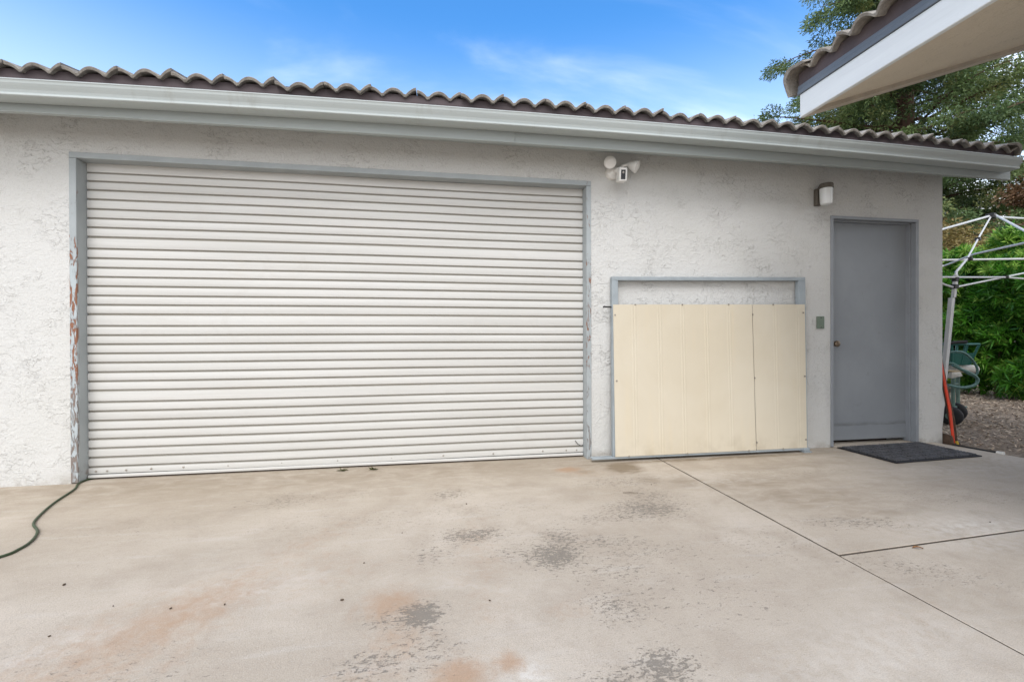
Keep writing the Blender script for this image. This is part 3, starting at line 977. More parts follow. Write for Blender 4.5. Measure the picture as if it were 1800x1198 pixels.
# ------------------------------------------------------------------ neighbouring house with the eave that cuts into the frame
house = empty("house", (3.2, -1.6, 0), "stucco house whose tiled white-boarded eave hangs over the right side", "house")
EX, EY = 2.292, -1.0
hs = 0.344
ha = math.atan(hs)
YN = -8.5
sfm = MB()
ix = EX + .03
sfm.hexa([(ix, YN, 2.412), (6.6, YN, 2.412 + (6.6 - ix) * hs), (6.6, EY - .03, 2.412 + (6.6 - ix) * hs), (ix, EY - .03, 2.412),
          (ix, YN, 2.53), (6.6, YN, 2.53 + (6.6 - ix) * hs), (6.6, EY - .03, 2.53 + (6.6 - ix) * hs), (ix, EY - .03, 2.53)])
sfm.build("soffit", MATS['soffit'], house)
wb = MB()
wb.box(EX, EX + .026, YN, EY, 2.386, 2.531, .003)
wb.build("fascia_board", MATS['whiteboard'], house)
fl = MB()
fl.box(EX - .008, EX + .02, YN, EY + .012, 2.532, 2.5575, .002)
fl.box(EX - .004, EX + .02, YN, EY + .012, 2.5580, 2.588, .002)
fl.build("drip_flashing", MATS['flashing'], house)
bd = MB()
bd.box(EX + .001, EX + .02, YN, EY + .01, 2.5885, 2.672, .001)
bd.build("eave_board", MATS['birdstop'], house)
rl = MB()
rl.prism([(0, -.025), (.075, -.025), (.075, .185), (0, .185)], [((EX + .0265, EY - .077, 2.412), (0, 1, 0), (0, 0, 1)), ((6.6, EY - .077, 2.412 + (6.6 - EX - .0265) * hs), (0, 1, 0), (0, 0, 1))])
rl.build("rake_board", MATS['rakelip'], house)
St = (math.cos(ha), 0, math.sin(ha))
Nt = (-math.sin(ha), 0, math.cos(ha))
tile_roof("roof_tiles", (EX - .035, EY - .045, 2.618), (0, -1, 0), St, Nt, 7.3, 12, 0.1465, None, house, 0.0, 0.054)
rake_tiles((EX - .035, EY + .0, 2.600), (0, 1, 0), St, Nt, 12, house, .07, .09)
hw = MB()
hw.box(5.6, 11.0, -9.5, -3.6, -.05, 3.0)
hw.prism([(5.6, 3.001), (10.6, 3.001), (6.6, 3.85)], [((0, -9.5, 0), (1, 0, 0), (0, 0, 1)), ((0, -3.6, 0), (1, 0, 0), (0, 0, 1))])
hw.build("wall", MATS['stucco'], house)

# ------------------------------------------------------------------ things on and in front of the garage wall
# sliding gate leaning on the wall
gate = empty("gate", (2.28, -.10, 0), "cream metal panelled gate in a blue-grey frame leaning on the garage wall", "gate")


def gy(z):
    return -0.118 + 0.042 * z


def bar(mb, q, t0, t1, bev=.003):
    """q = 4 (x,z) corners counter-clockwise from low-left; between depths t0 (front) and t1 behind the gate plane"""
    P = [(x, gy(z) + t0, z) for x, z in q] + [(x, gy(z) + t1, z) for x, z in q]
    mb.hexa(P, bev)


gf = MB()
bar(gf, [(1.392, .040), (1.445, .040), (1.460, 1.4545), (1.407, 1.4545)], 0, .042)
gf.build("upright", MATS['gate'], gate)
gf = MB()
bar(gf, [(3.092, .040), (3.160, .040), (3.192, 1.4845), (3.122, 1.4835)], 0, .042)
gf.build("upright", MATS['gate'], gate)
gf = MB()
bar(gf, [(1.407, 1.455), (3.192, 1.4852), (3.193, 1.516), (1.4072, 1.487)], 0, .042)
gf.build("top_rail", MATS['gate'], gate)
gf = MB()
bar(gf, [(1.4605, 1.225), (3.118, 1.24), (3.118, 1.273), (1.4605, 1.254)], .002, .036)
gf.build("middle_rail", MATS['gate'], gate)
gf = MB()
bar(gf, [(1.213, .021), (3.157, .019), (3.157, .0392), (1.213, .0392)], -.004, .044)
gf.build("bottom_rail", MATS['gate'], gate)
gf = MB()
gf.box(3.105, 3.178, -.142, -.075, .001, .010, .002)
gf.box(3.112, 3.166, -.134, -.085, .0105, .0395, .004)
gf.build("foot", MATS['gate'], gate)


def panel(x0b, x1b, x0t, x1t, z0, zt0, zt1, grooves, yoff):
    """ribbed sheet: shallow V flutes at the given x (bottom coordinate)"""
    xs_ = [x0b]
    off = {}
    for gx_ in grooves:
        for d, o in ((-.022, 0), (-.015, -.0008), (-.005, -.0008), (-.002, .0003), (.002, .0003), (.005, -.0008), (.015, -.0008), (.022, 0)):
            xs_.append(gx_ + d)
            off[round(gx_ + d, 5)] = o
    xs_.append(x1b)
    xs_ = sorted(xs_)
    zsn = 14
    Vp, n_ = [], len(xs_)
    for layer in (0, 1):
        for j in range(zsn + 1):
            f_ = j / zsn
            for x in xs_:
                u = (x - x0b) / (x1b - x0b)
                xx = (1 - f_) * x + f_ * (x0t + u * (x1t - x0t))
                z = z0 + f_ * ((zt0 + u * (zt1 - zt0)) - z0)
                bul = .0006 * math.sin(7 * u + 3 * f_) * math.sin(math.pi * f_)
                Vp.append((xx, gy(z) + yoff + off.get(round(x, 5), 0.0) + bul + layer * .0012, z))
    idx = np.arange(2 * (zsn + 1) * n_).reshape(2, zsn + 1, n_)
    f0 = np.stack([idx[0, :-1, :-1], idx[0, :-1, 1:], idx[0, 1:, 1:], idx[0, 1:, :-1]], -1).reshape(-1, 4)
    f1 = np.stack([idx[1, :-1, :-1], idx[1, 1:, :-1], idx[1, 1:, 1:], idx[1, :-1, 1:]], -1).reshape(-1, 4)
    rim = []
    for j in range(zsn):
        rim += [[idx[0, j, 0], idx[0, j + 1, 0], idx[1, j + 1, 0], idx[1, j, 0]], [idx[0, j, -1], idx[1, j, -1], idx[1, j + 1, -1], idx[0, j + 1, -1]]]
    for i in range(n_ - 1):
        rim += [[idx[0, 0, i], idx[1, 0, i], idx[1, 0, i + 1], idx[0, 0, i + 1]], [idx[0, -1, i], idx[0, -1, i + 1], idx[1, -1, i + 1], idx[1, -1, i]]]
    return raw_mesh("metal_panel", Vp, np.concatenate([f0, f1, np.array(rim)]), MATS['cream'], gate)


panel(1.404, 2.6540, 1.408, 2.6550, .040, 1.258, 1.2705, [1.582, 1.805, 2.011, 2.226, 2.435], -.010)
panel(2.6610, 3.145, 2.6620, 3.172, .040, 1.2706, 1.277, [2.866, 3.078], -.0055)
for (x, z) in [(1.598, 1.259), (2.012, 1.264), (2.436, 1.268), (2.859, 1.2715), (1.424, 1.174), (1.427, .644), (2.659, 1.187), (2.6615, .646), (2.663, .105), (3.150, 1.204), (3.143, .653), (3.134, .111), (1.520, .040), (2.025, .040), (2.587, .040), (2.912, .040)]:
    s_ = MB()
    s_.lathe((x, gy(z) - .009, z), (0, -1, 0), [(.0080, 0), (.0075, .002), (.0052, .0025), (.005, .006), (.003, .0075), (0, .0077)], 10)
    s_.build("screw", MATS['screw'], gate, True)
lr = MB()
lr.tube([(1.415, gy(1.24) + .02, 1.240), (1.36, gy(1.24) + .018, 1.2405), (1.340, gy(1.24) + .012, 1.243), (1.333, gy(1.24) + .004, 1.238)], .0062, 10)
lr.build("latch_rod", MATS['blackmetal'], gate, True)

# cover plate
cp = empty("cover_plate", (3.387, 0, 1.12), "small green-grey blank cover plate between the gate and the door", "wall plate")
m_ = MB()
m_.box(3.352, 3.422, -.014, .002, 1.067, 1.177, .003, 2)
m_.build("plate", MATS['plate'], cp)
for z in (1.078, 1.164):
    m_ = MB()
    m_.lathe((3.387, -.0138, z), (0, -1, 0), [(.0048, 0), (.0044, .0015), (0, .002)], 12)
    m_.build("screw", MATS['blackmetal'], cp, True)

# jar lamp above the door
lamp = empty("wall_lamp", (3.36, 0, 2.25), "brown jelly-jar wall lamp with frosted glass above the grey door", "lamp")
m_ = MB()
m_.box(3.322, 3.376, -.040, .002, 2.156, 2.306, .008, 3)
m_.build("back_plate", MATS['lampbrown'], lamp, True)
m_ = MB()
m_.lathe((3.358, -.098, 2.284), (0, 0, 1), [(.052, 0), (.055, .002), (.055, .034), (.050, .042), (.02, .046), (0, .046)], 28)
m_.box(3.328, 3.374, -.085, -.036, 2.286, 2.318, .004)
m_.build("cap", MATS['lampbrown'], lamp, True)
m_ = MB()
m_.lathe((3.358, -.098, 2.2835), (0, 0, -1), [(.0505, 0), (.0505, .010), (.0485, .07), (.046, .122), (.041, .134), (.028, .141), (0, .143)], 28)
m_.build("glass_jar", MATS['lampglass'], lamp, True)

# floodlight camera
fc = empty("floodlight_camera", (1.43, 0, 2.35), "white twin-head floodlight with a black-faced camera beside the roller door corner", "security light")
m_ = MB()
m_.lathe((1.432, .001, 2.345), (0, -1, 0), [(.058, 0), (.058, .018), (.052, .030), (.030, .040), (.018, .048), (0, .05)], 28)
m_.build("mount", MATS['plastic'], fc, True)
m_ = MB()
m_.tube([(1.440, -.040, 2.352), (1.448, -.075, 2.346), (1.455, -.100, 2.338)], .020, 14)
m_.build("camera_arm", MATS['plastic'], fc, True)
fx = Vector((-.10, -1.0, -.16)).normalized()
sx = Vector((0, 0, 1)).cross(fx).normalized() * -1
ux = fx.cross(sx).normalized()
if ux.z < 0:
    ux = -ux
cc = Vector((1.466, -.118, 2.288))
m_ = MB()
m_.obox(cc, sx, fx, ux, .033, .042, .052, .006)
m_.build("camera_body", MATS['plastic'], fc, True)
m_ = MB()
m_.obox(cc + fx * .0418 - ux * .002, sx, fx, ux, .0185, .0015, .037, .001)
m_.build("lens_window", MATS['blackglass'], fc)
m_ = MB()
m_.lathe(cc + fx * .043 + ux * .014, fx, [(.0085, 0), (.0085, .0012), (.004, .0018), (0, .0018)], 14)
m_.build("lens", MATS['screw'], fc, True)


def flood_head(base, aim, mount):
    base, aim = Vector(base), Vector(aim).normalized()
    h_ = MB()
    h_.lathe(base, aim, [(.014, -.010), (.020, 0), (.030, .016), (.041, .040), (.0475, .064), (.0490, .074), (.0475, .077), (.043, .078), (0, .0785)], 28)
    o = h_.build("lamp_head", MATS['plastic'], fc, True)
    d_ = MB()
    d_.lathe(base + aim * .0788, aim, [(.040, 0), (.034, .0035), (.018, .006), (0, .0065)], 26)
    d_.build("lamp_lens", MATS['lens'], o, True)
    a_ = MB()
    a_.tube([Vector(mount), (Vector(mount) + base) / 2 + Vector((0, -.012, .01)), base - aim * .004], .0125, 12)
    a_.build("lamp_arm", MATS['plastic'], fc, True)


flood_head((1.392, -.040, 2.404), (-.28, -1.0, -.22), (1.415, -.018, 2.372))
flood_head((1.545, -.075, 2.396), (.70, -.52, -.42), (1.455, -.026, 2.355))

# door mat
mat = empty("door_mat", (3.98, -.28, 0), "black woven rubber mat lying in front of the grey door", "door mat")
c00, c10, c11, c01 = (Vector((3.520, -.040, 0)), Vector((3.533, -.562, 0)), Vector((4.438, -.506, 0)), Vector((4.440, -.004, 0)))


def mp(u, v):      # u along the door, v towards the camera
    return c00 * (1 - u) * (1 - v) + c01 * u * (1 - v) + c10 * (1 - u) * v + c11 * u * v


m_ = MB()
m_.hexa([mp(0, 0) + Vector((0, 0, .0025)), mp(0, 1) + Vector((0, 0, .0025)), mp(1, 1) + Vector((0, 0, .0025)), mp(1, 0) + Vector((0, 0, .0025)),
         mp(0, 0) + Vector((0, 0, .0105)), mp(0, 1) + Vector((0, 0, .0105)), mp(1, 1) + Vector((0, 0, .0105)), mp(1, 0) + Vector((0, 0, .0105))], .003)
m_.build("backing", MATS['rubber'], mat)
m_ = MB()
nu_, nv_ = 11, 6
for i in range(nu_):
    for j in range(nv_):
        u0, v0 = (i + .5) / nu_ * .95 + .025, (j + .5) / nv_ * .93 + .035
        p = mp(u0, v0) + Vector((0, 0, .0150))
        eu = (mp(1, v0) - mp(0, v0)).normalized()
        ev = (mp(u0, 1) - mp(u0, 0)).normalized()
        if (i + j) % 2:
            eu, ev = ev, eu
        for s in (-1, 0, 1):
            m_.obox(p + ev * s * .0240, eu, ev, (0, 0, 1), .0350, .0085, .0070, .003)
m_.build("woven_ribs", MATS['matrib'], mat)


def catmull(P, n=10):
    P = [Vector(p) for p in P]
    P = [P[0] * 2 - P[1]] + P + [P[-1] * 2 - P[-2]]
    out = []
    for i in range(1, len(P) - 2):
        for k in range(n):
            t = k / n
            a, b, c, d = P[i - 1:i + 3]
            out.append(0.5 * ((2 * b) + (c - a) * t + (2 * a - 5 * b + 4 * c - d) * t * t + (3 * b - a - 3 * c + d) * t ** 3))
    out.append(P[-2])
    return out


cord = MB()
cz = .0068
cord.tube(catmull([(-2.35, .22, cz), (-2.418, .06, cz), (-2.405, -.04, cz), (-2.345, -.16, cz), (-2.272, -.419, cz), (-2.185, -.64, cz), (-2.118, -.765, cz), (-2.020, -.872, cz), (-1.955, -.985, cz), (-1.93, -1.09, cz), (-1.960, -1.185, cz), (-2.20, -1.42, cz), (-2.7, -1.62, cz), (-3.4, -1.7, cz)]), .0062, 10)
tag(cord.build("garden_hose", MATS['hosegreen'], None, True), "thin dark green hose snaking over the concrete from the roller door corner", "hose")

# ------------------------------------------------------------------ small litter
dl = bmesh.new()
LN, LW = 9, 3
Vl = []
for i in range(LN):
    t_ = i / (LN - 1)
    w = .0075 * math.sin(math.pi * min(.98, t_ * .95 + .03)) ** .8
    for j in range(LW):
        s = j - 1
        Vl.append((2.182 + .040 * t_, -1.785 - .016 * t_ + s * w, .003 + .006 * abs(s) * .8 + .006 * math.sin(math.pi * t_)))
idx = np.arange(LN * LW).reshape(LN, LW)
tag(raw_mesh("dry_leaf", Vl, np.stack([idx[:-1, :-1], idx[1:, :-1], idx[1:, 1:], idx[:-1, 1:]], -1).reshape(-1, 4), MATS['dryleaf'], None, smooth=True), "curled brown leaf lying beside the cross joint in the concrete", "leaf")
tw = MB()
tw.tube([(1.165, -.832, .004), (1.21, -.842, .006), (1.26, -.852, .004)], [.0014, .0019, .0009], 6)
tag(tw.build("twig", MATS['twig']), "thin dark twig lying on the concrete in front of the gate", "twig")
seed_me = None
for i, (x, y) in enumerate([(-.354, -1.776), (-1.476, -1.475), (.193, -1.874), (-.96, -1.727), (-1.178, -1.675), (-.317, -1.496), (1.419, -.711), (.172, -.856), (-.175, -1.207), (2.894, -1.603), (-1.267, -1.832), (-.777, -1.733), (2.098, -.188)]):
    if seed_me is None:
        s_ = MB()
        s_.lathe((0, 0, 0), (1, 0, 0), [(0.0, -.0075), (.003, -.005), (.0042, 0), (.003, .005), (0, .0075)], 8)
        o = s_.build("seed_husk", MATS['twig'], None, True)
        seed_me = o.data
    else:
        o = bpy.data.objects.new("seed_husk", seed_me)
        COL.objects.link(o)
    o.location = (x, y, .0040)
    o.rotation_euler = (0, 0, i * 1.3)
    sc_ = .95 if i in (0, 1) else .52 + .06 * (i % 4)
    o.scale = (sc_, sc_, sc_)
    tag(o, "tiny dark seed husk lying loose on the concrete apron", "seed", "seed husks scattered on the concrete")


def leaf_cloud(name, C, D, L, Wd, tint, tip, mat, parent=None, droop=0.0, quads=2):
    """C centres, D unit directions, L lengths; each leaf is a narrow bent blade of two quads"""
    n = len(C)
    r = rng.normal(size=(n, 3))
    S = np.cross(D, r)
    S /= np.linalg.norm(S, axis=1)[:, None] + 1e-9
    Lc = L[:, None]
    Wc = (Wd if np.ndim(Wd) else np.full(n, Wd))[:, None]
    dn = np.zeros((n, 3))
    dn[:, 2] = -droop
    b0, b1 = C - S * Wc * .30, C + S * Wc * .30
    m = C + D * Lc * .5 + dn * Lc * .12
    m0, m1 = m - S * Wc * .5, m + S * Wc * .5
    t = C + D * Lc + dn * Lc * .45
    t0, t1 = t - S * Wc * .10, t + S * Wc * .10
    V_ = np.stack([b0, b1, m0, m1, t0, t1], 1).reshape(-1, 3)
    k = np.arange(n)[:, None] * 6
    F_ = np.concatenate([k + np.array([0, 1, 3, 2]), k + np.array([2, 3, 5, 4])], 0)
    return raw_mesh(name, V_, F_, mat, parent, {'tint': np.repeat(tint, 6), 'tip': np.repeat(tip, 6)})


def unit(v):
    return v / (np.linalg.norm(v, axis=1)[:, None] + 1e-9)


for (x, y, lab, nn) in ((-.697, -.004, "small brownish weed sprouting under the middle of the roller door", 26), (-.471, -.012, "dry weed tuft at the roller door foot, right of its smaller twin", 34)):
    e = empty("weed", (x, y, 0), lab, "weed")
    D_ = unit(rng.normal(size=(nn, 3)) * np.array([1.3, .6, .35]) + np.array([0, -.3, .35]))
    leaf_cloud("leaves", np.tile(np.array([[x, y, .004]]), (nn, 1)) + rng.normal(0, .004, (nn, 3)) * np.array([2, 1, .2]), D_, rng.uniform(.015, .04, nn), .006, rng.uniform(0, 1, nn), (rng.uniform(0, 1, nn) > .8) * .6, MATS['weed'], e)
    s_ = MB()
    s_.tube([(x - .02, y, .003), (x, y - .004, .008), (x + .022, y - .002, .004)], .0018, 5)
    s_.build("stem", MATS['twig'], e)

# edging pipe along the slab edge
ep = empty("edging_pipe", (4.78, -.25, 0), "dark edging pipe with a white end lying along the slab edge", "pipe")
m_ = MB()
m_.tube([(4.735, -.055, -.012), (4.745, -.24, -.011), (4.752, -.395, -.008)], .011, 10)
m_.build("pipe", MATS['blackmetal'], ep, True)
m_ = MB()
m_.tube([(4.7525, -.3955, -.008), (4.7545, -.44, -.006)], .0165, 12)
m_.build("end_cap", MATS['plastic'], ep, True)

# ------------------------------------------------------------------ tools leaning at the corner
t1 = empty("long_handled_tool", (4.765, -.045, -.035), "long tool with a bright orange shaft leaning on the garage corner", "garden tool")
m_ = MB()
m_.tube([(4.768, -.050, .0), (4.765, -.022, .30), (4.757, .030, .62), (4.7385, .12, 1.25)], .0115, 12)
m_.build("shaft", MATS['orange'], t1, True)
m_ = MB()
m_.tube([(4.7683, -.0505, -.036), (4.768, -.050, -.0005)], .0185, 12)
m_.build("ferrule", MATS['rustiron'], t1, True)
t2 = empty("digging_bar", (4.89, .02, -.035), "rusty brown iron bar leaning on the garage corner, rightmost of the tools", "garden tool")
m_ = MB()
m_.tube([(4.902, .020, -.03), (4.865, .024, .20), (4.800, .035, .50), (4.757, .055, .80), (4.7385, .09, 1.10)], [.010, .012, .013, .013, .013], 10)
m_.build("bar", MATS['rustiron'], t2, True)
m_ = MB()
m_.hexa([(4.896, .006, -.036), (4.930, .006, -.036), (4.930, .034, -.036), (4.896, .034, -.036), (4.893, .012, -.006), (4.911, .012, -.006), (4.911, .028, -.006), (4.893, .028, -.006)])
m_.build("chisel_tip", MATS['rustiron'], t2)
t3 = empty("hoe", (4.82, .0, -.035), "dark hoe with a yellow end leaning between the orange tool and the rusty bar", "garden tool")
m_ = MB()
m_.tube([(4.838, -.014, .008), (4.805, .004, .18), (4.757, .03, .55), (4.7355, .07, .95)], .013, 10)
m_.build("handle", MATS['oldwood'], t3, True)
m_ = MB()
m_.tube([(4.845, -.020, -.036), (4.8385, -.0143, .0075)], [.020, .017], 10)
m_.build("end_cap", MATS['yellow'], t3, True)
blk = MB()
blk.hexa([(4.724, -.07, -.036), (4.742, -.085, -.036), (4.80, -.012, -.036), (4.724, .05, -.036), (4.724, -.055, .075), (4.738, -.066, .07), (4.785, -.010, .06), (4.724, .045, .085)], .006, 2)
tag(blk.build("wood_block", MATS['oldwood']), "dark weathered wood block at the foot of the garage corner", "wood block")

# ------------------------------------------------------------------ hose cart beyond the corner
hc = empty("hose_cart", (6.15, 1.0, -.035), "green two-wheeled hose cart with a tray and looped hose beside the garage", "hose cart")
m_ = MB()
m_.tube([(6.165, .985, .04), (6.172, .99, .40), (6.185, .99, .78)], .019, 10)
m_.tube([(6.335, 1.055, .04), (6.337, 1.06, .40), (6.355, 1.06, .80)], .019, 10)
m_.tube([(6.17, .985, .42), (6.337, 1.06, .42)], .014, 8)
m_.tube([(6.165, .985, .14), (6.335, 1.055, .14)], .014, 8)
m_.tube([(6.00, .94, .05), (6.165, .985, .12), (6.335, 1.055, .12), (6.52, 1.10, .12)], .012, 8)
m_.build("steel_frame", MATS['greensteel'], hc, True)
for (c, a) in (((6.300, 1.060, .075), (.93, .36, 0)), ((5.925, .830, .072), (.93, .36, 0))):
    a = Vector(a).normalized()
    m_ = MB()
    m_.lathe(Vector(c) - a * .045, a, [(.04, 0), (.08, 0.0), (.102, .014), (.110, .032), (.110, .058), (.102, .076), (.08, .090), (.04, .090)], 30)
    wv = m_.build("wheel", MATS['rubber'], hc, True)
    m_ = MB()
    m_.lathe(Vector(c) - a * .047, a, [(.039, -.001), (.037, .006), (.016, .004), (.016, -.012), (0, -.012)], 20)
    m_.build("hub", MATS['greensteel'], wv, True)
m_ = MB()       # open tray: floor and four flared sides
tx0, tx1 = 6.055, 6.345
fl_z, tp_z = .665, .905
for (a, b) in ((((6.07, .93), (6.29, .90)), ((6.03, .90), (6.375, .86))), (((6.29, .90), (6.31, 1.06)), ((6.375, .86), (6.395, 1.11))), (((6.31, 1.06), (6.08, 1.08)), ((6.395, 1.11), (6.03, 1.13))), (((6.08, 1.08), (6.07, .93)), ((6.03, 1.13), (6.03, .90)))):
    (p0, p1), (q0, q1) = a, b
    zlo, zhi = fl_z, .80
    lo0, lo1 = Vector((*p0, zlo)), Vector((*p1, zlo))
    f_ = (zhi - zlo) / (tp_z - zlo)
    hi0 = lo0.lerp(Vector((*q0, tp_z)), f_)
    hi1 = lo1.lerp(Vector((*q1, tp_z)), f_)
    nrm = (lo1 - lo0).cross(hi0 - lo0).normalized() * .005
    m_.hexa([lo0, lo1, lo1 + nrm, lo0 + nrm, hi0, hi1, hi1 + nrm, hi0 + nrm])
    # corner posts and the open rim
    top0, top1 = Vector((*q0, tp_z)), Vector((*q1, tp_z))
    m_.tube([lo0, top0], .013, 8)
    m_.tube([lo0.lerp(lo1, .5), top0.lerp(top1, .5)], .010, 8)
    m_.tube([top0, top1], .014, 8)
m_.hexa([(6.07, .93, .655), (6.29, .90, .655), (6.31, 1.06, .655), (6.08, 1.08, .655), (6.07, .93, .668), (6.29, .90, .668), (6.31, 1.06, .668), (6.08, 1.08, .668)])
m_.build("tray", MATS['tealplastic'], hc, True)
m_ = MB()
m_.tube([(6.00, .895, .918), (6.08, .878, .930), (6.20, .868, .934)], .0185, 12)
m_.build("grip", MATS['grip'], hc, True)
m_ = MB()
m_.tube(catmull([(5.86, .90, .79), (5.95, .83, .818), (6.04, .80, .815), (6.13, .785, .755), (6.20, .775, .665), (6.223, .774, .585), (6.195, .78, .545), (6.135, .789, .556), (6.06, .80, .60), (5.96, .822, .675), (5.90, .86, .69)]), .0125, 10)
m_.tube(catmull([(5.95, .83, .665), (6.04, .805, .612), (6.13, .79, .575), (6.205, .776, .525), (6.226, .774, .478), (6.19, .78, .432), (6.10, .797, .405), (6.0, .815, .405), (5.90, .84, .43)]), .0175, 10)
m_.build("hose", MATS['tealhose'], hc, True)
rl_ = empty("fabric_roll", (6.3, .96, .60), "off-white rolled fabric lying across the green hose cart", "fabric roll")
m_ = MB()
m_.lathe((6.16, .995, .617), (.985, -.17, -.06), [(.040, 0), (.049, .004), (.052, .08), (.049, .15), (.052, .21), (.050, .285), (.046, .292), (.030, .293), (.027, .27), (0, .27)], 20)
m_.build("roll", MATS['fabric'], rl_, True)
m_ = MB()
m_.hexa([(5.99, .87, .50), (6.13, .85, .53), (6.16, .92, .53), (6.02, .94, .50), (6.00, .88, .575), (6.10, .86, .585), (6.13, .90, .585), (6.02, .93, .575)], .012, 2)
m_.build("folded_end", MATS['fabric'], rl_, True)
pk = MB()
pk.obox((6.06, .905, .587), (1, -.15, -.05), (.15, 1, 0), (0, 0, 1), .085, .035, .011, .002)
tag(pk.build("wood_batten", MATS['tanwood']), "short tan wood batten lying on the green hose cart", "batten")

# ------------------------------------------------------------------ canopy frame (half-raised pop-up tent without its cover)
cf = empty("canopy_frame", (5.5, .59, -.035), "bare white pop-up canopy frame standing half raised beside the garage", "canopy frame")


def strut(pts, r, name="strut", mat='whitealu'):
    m = MB()
    m.tube(pts, r * .74, 8)
    return m.build(name, MATS[mat], cf, True)


legT = Vector((5.639, .571, 1.667))
m_ = MB()
m_.obox((5.522, .587, .70), (1, 0, 0), (0, 1, 0), Vector((5.612, .576, 1.44)) - Vector((5.462, .594, -.03)), .021, .021, .725, .003)
m_.build("leg", MATS['whitealu'], cf)
m_ = MB()
m_.obox((5.628, .573, 1.55), (1, 0, 0), (0, 1, 0), Vector((.15, -.018, 1.47)), .016, .016, .125, .002)
m_.build("inner_leg", MATS['whitealu'], cf)
for z, s in ((1.545, .027), (1.625, .024)):
    m_ = MB()
    x = 5.612 + (z - 1.44) * .15
    m_.obox((x, .575, z), (1, 0, 0), (0, 1, 0), (.1, 0, 1), s, s, .024, .004)
    m_.build("bracket", MATS['blackmetal'], cf)
pk_ = Vector((7.712, 1.649, 2.692))
strut([legT + Vector((0.01, 0, -.13)), (5.74, .64, 1.72), (6.34, .962, 1.936)], .016, "rafter")
strut([(6.34, .962, 1.936), (6.941, 1.269, 2.263), pk_], .0135, "rafter")
strut([(5.80, .94, 2.225), (6.18, 1.092, 2.325), pk_ + Vector((-.03, 0, 0))], .019, "rafter")
strut([pk_ + Vector((.03, .02, 0)), (9.574, 2.456, 2.947)], .022, "rafter")
strut([pk_ + Vector((.03, -.04, 0)), (7.148, .931, 2.301), (6.9, .62, 2.13)], .019, "rafter")
for p, s in ((pk_, .045), (Vector((6.941, 1.269, 2.263)), .026), (Vector((6.36, .95, 1.935)), .026)):
    m_ = MB()
    m_.obox(p, (1, .3, 0), (-.3, 1, 0), (0, 0, 1), s, s, s * .8, .006)
    m_.build("joint", MATS['blackmetal'], cf)
strut([(6.75, 2.05, 2.105), (7.282, 1.922, 2.111), (8.423, 1.732, 2.124), (9.0, 1.62, 2.13)], .020)
strut([(7.0, 2.3, 2.03), (7.613, 2.171, 2.076), (6.382, .449, 2.003)][:2] + [(7.10, 1.42, 2.10), (6.382, .449, 2.02), (6.15, .15, 2.0)], .018)
strut([(5.1, .40, 1.60), (5.406, .508, 1.636), legT + Vector((0, 0, -.02))], .014)
strut([legT + Vector((.02, 0, -.02)), (6.6, .90, 1.71), (7.042, 1.045, 1.738), (7.657, 1.25, 1.757), (8.6, 1.6, 1.78)], .0145)
strut([(5.1, .40, 1.60), (5.405, .508, 1.556), (5.60, .57, 1.537)], .014)
strut([(5.65, .575, 1.540), (7.042, 1.055, 1.742), (7.657, 1.25, 1.832), (8.6, 1.58, 1.97)], .0145)
m_ = MB()
m_.obox((7.042, 1.047, 1.74), (1, .3, 0), (-.3, 1, 0), (0, 0, 1), .018, .03, .018, .003)
m_.build("joint", MATS['blackmetal'], cf)
for (x, y) in ((8.6, 1.6), ):
    m_ = MB()
    m_.obox((8.62, 1.60, .86), (1, 0, 0), (0, 1, 0), (0, 0, 1), .021, .021, .89, .003)
    m_.build("leg", MATS['whitealu'], cf)

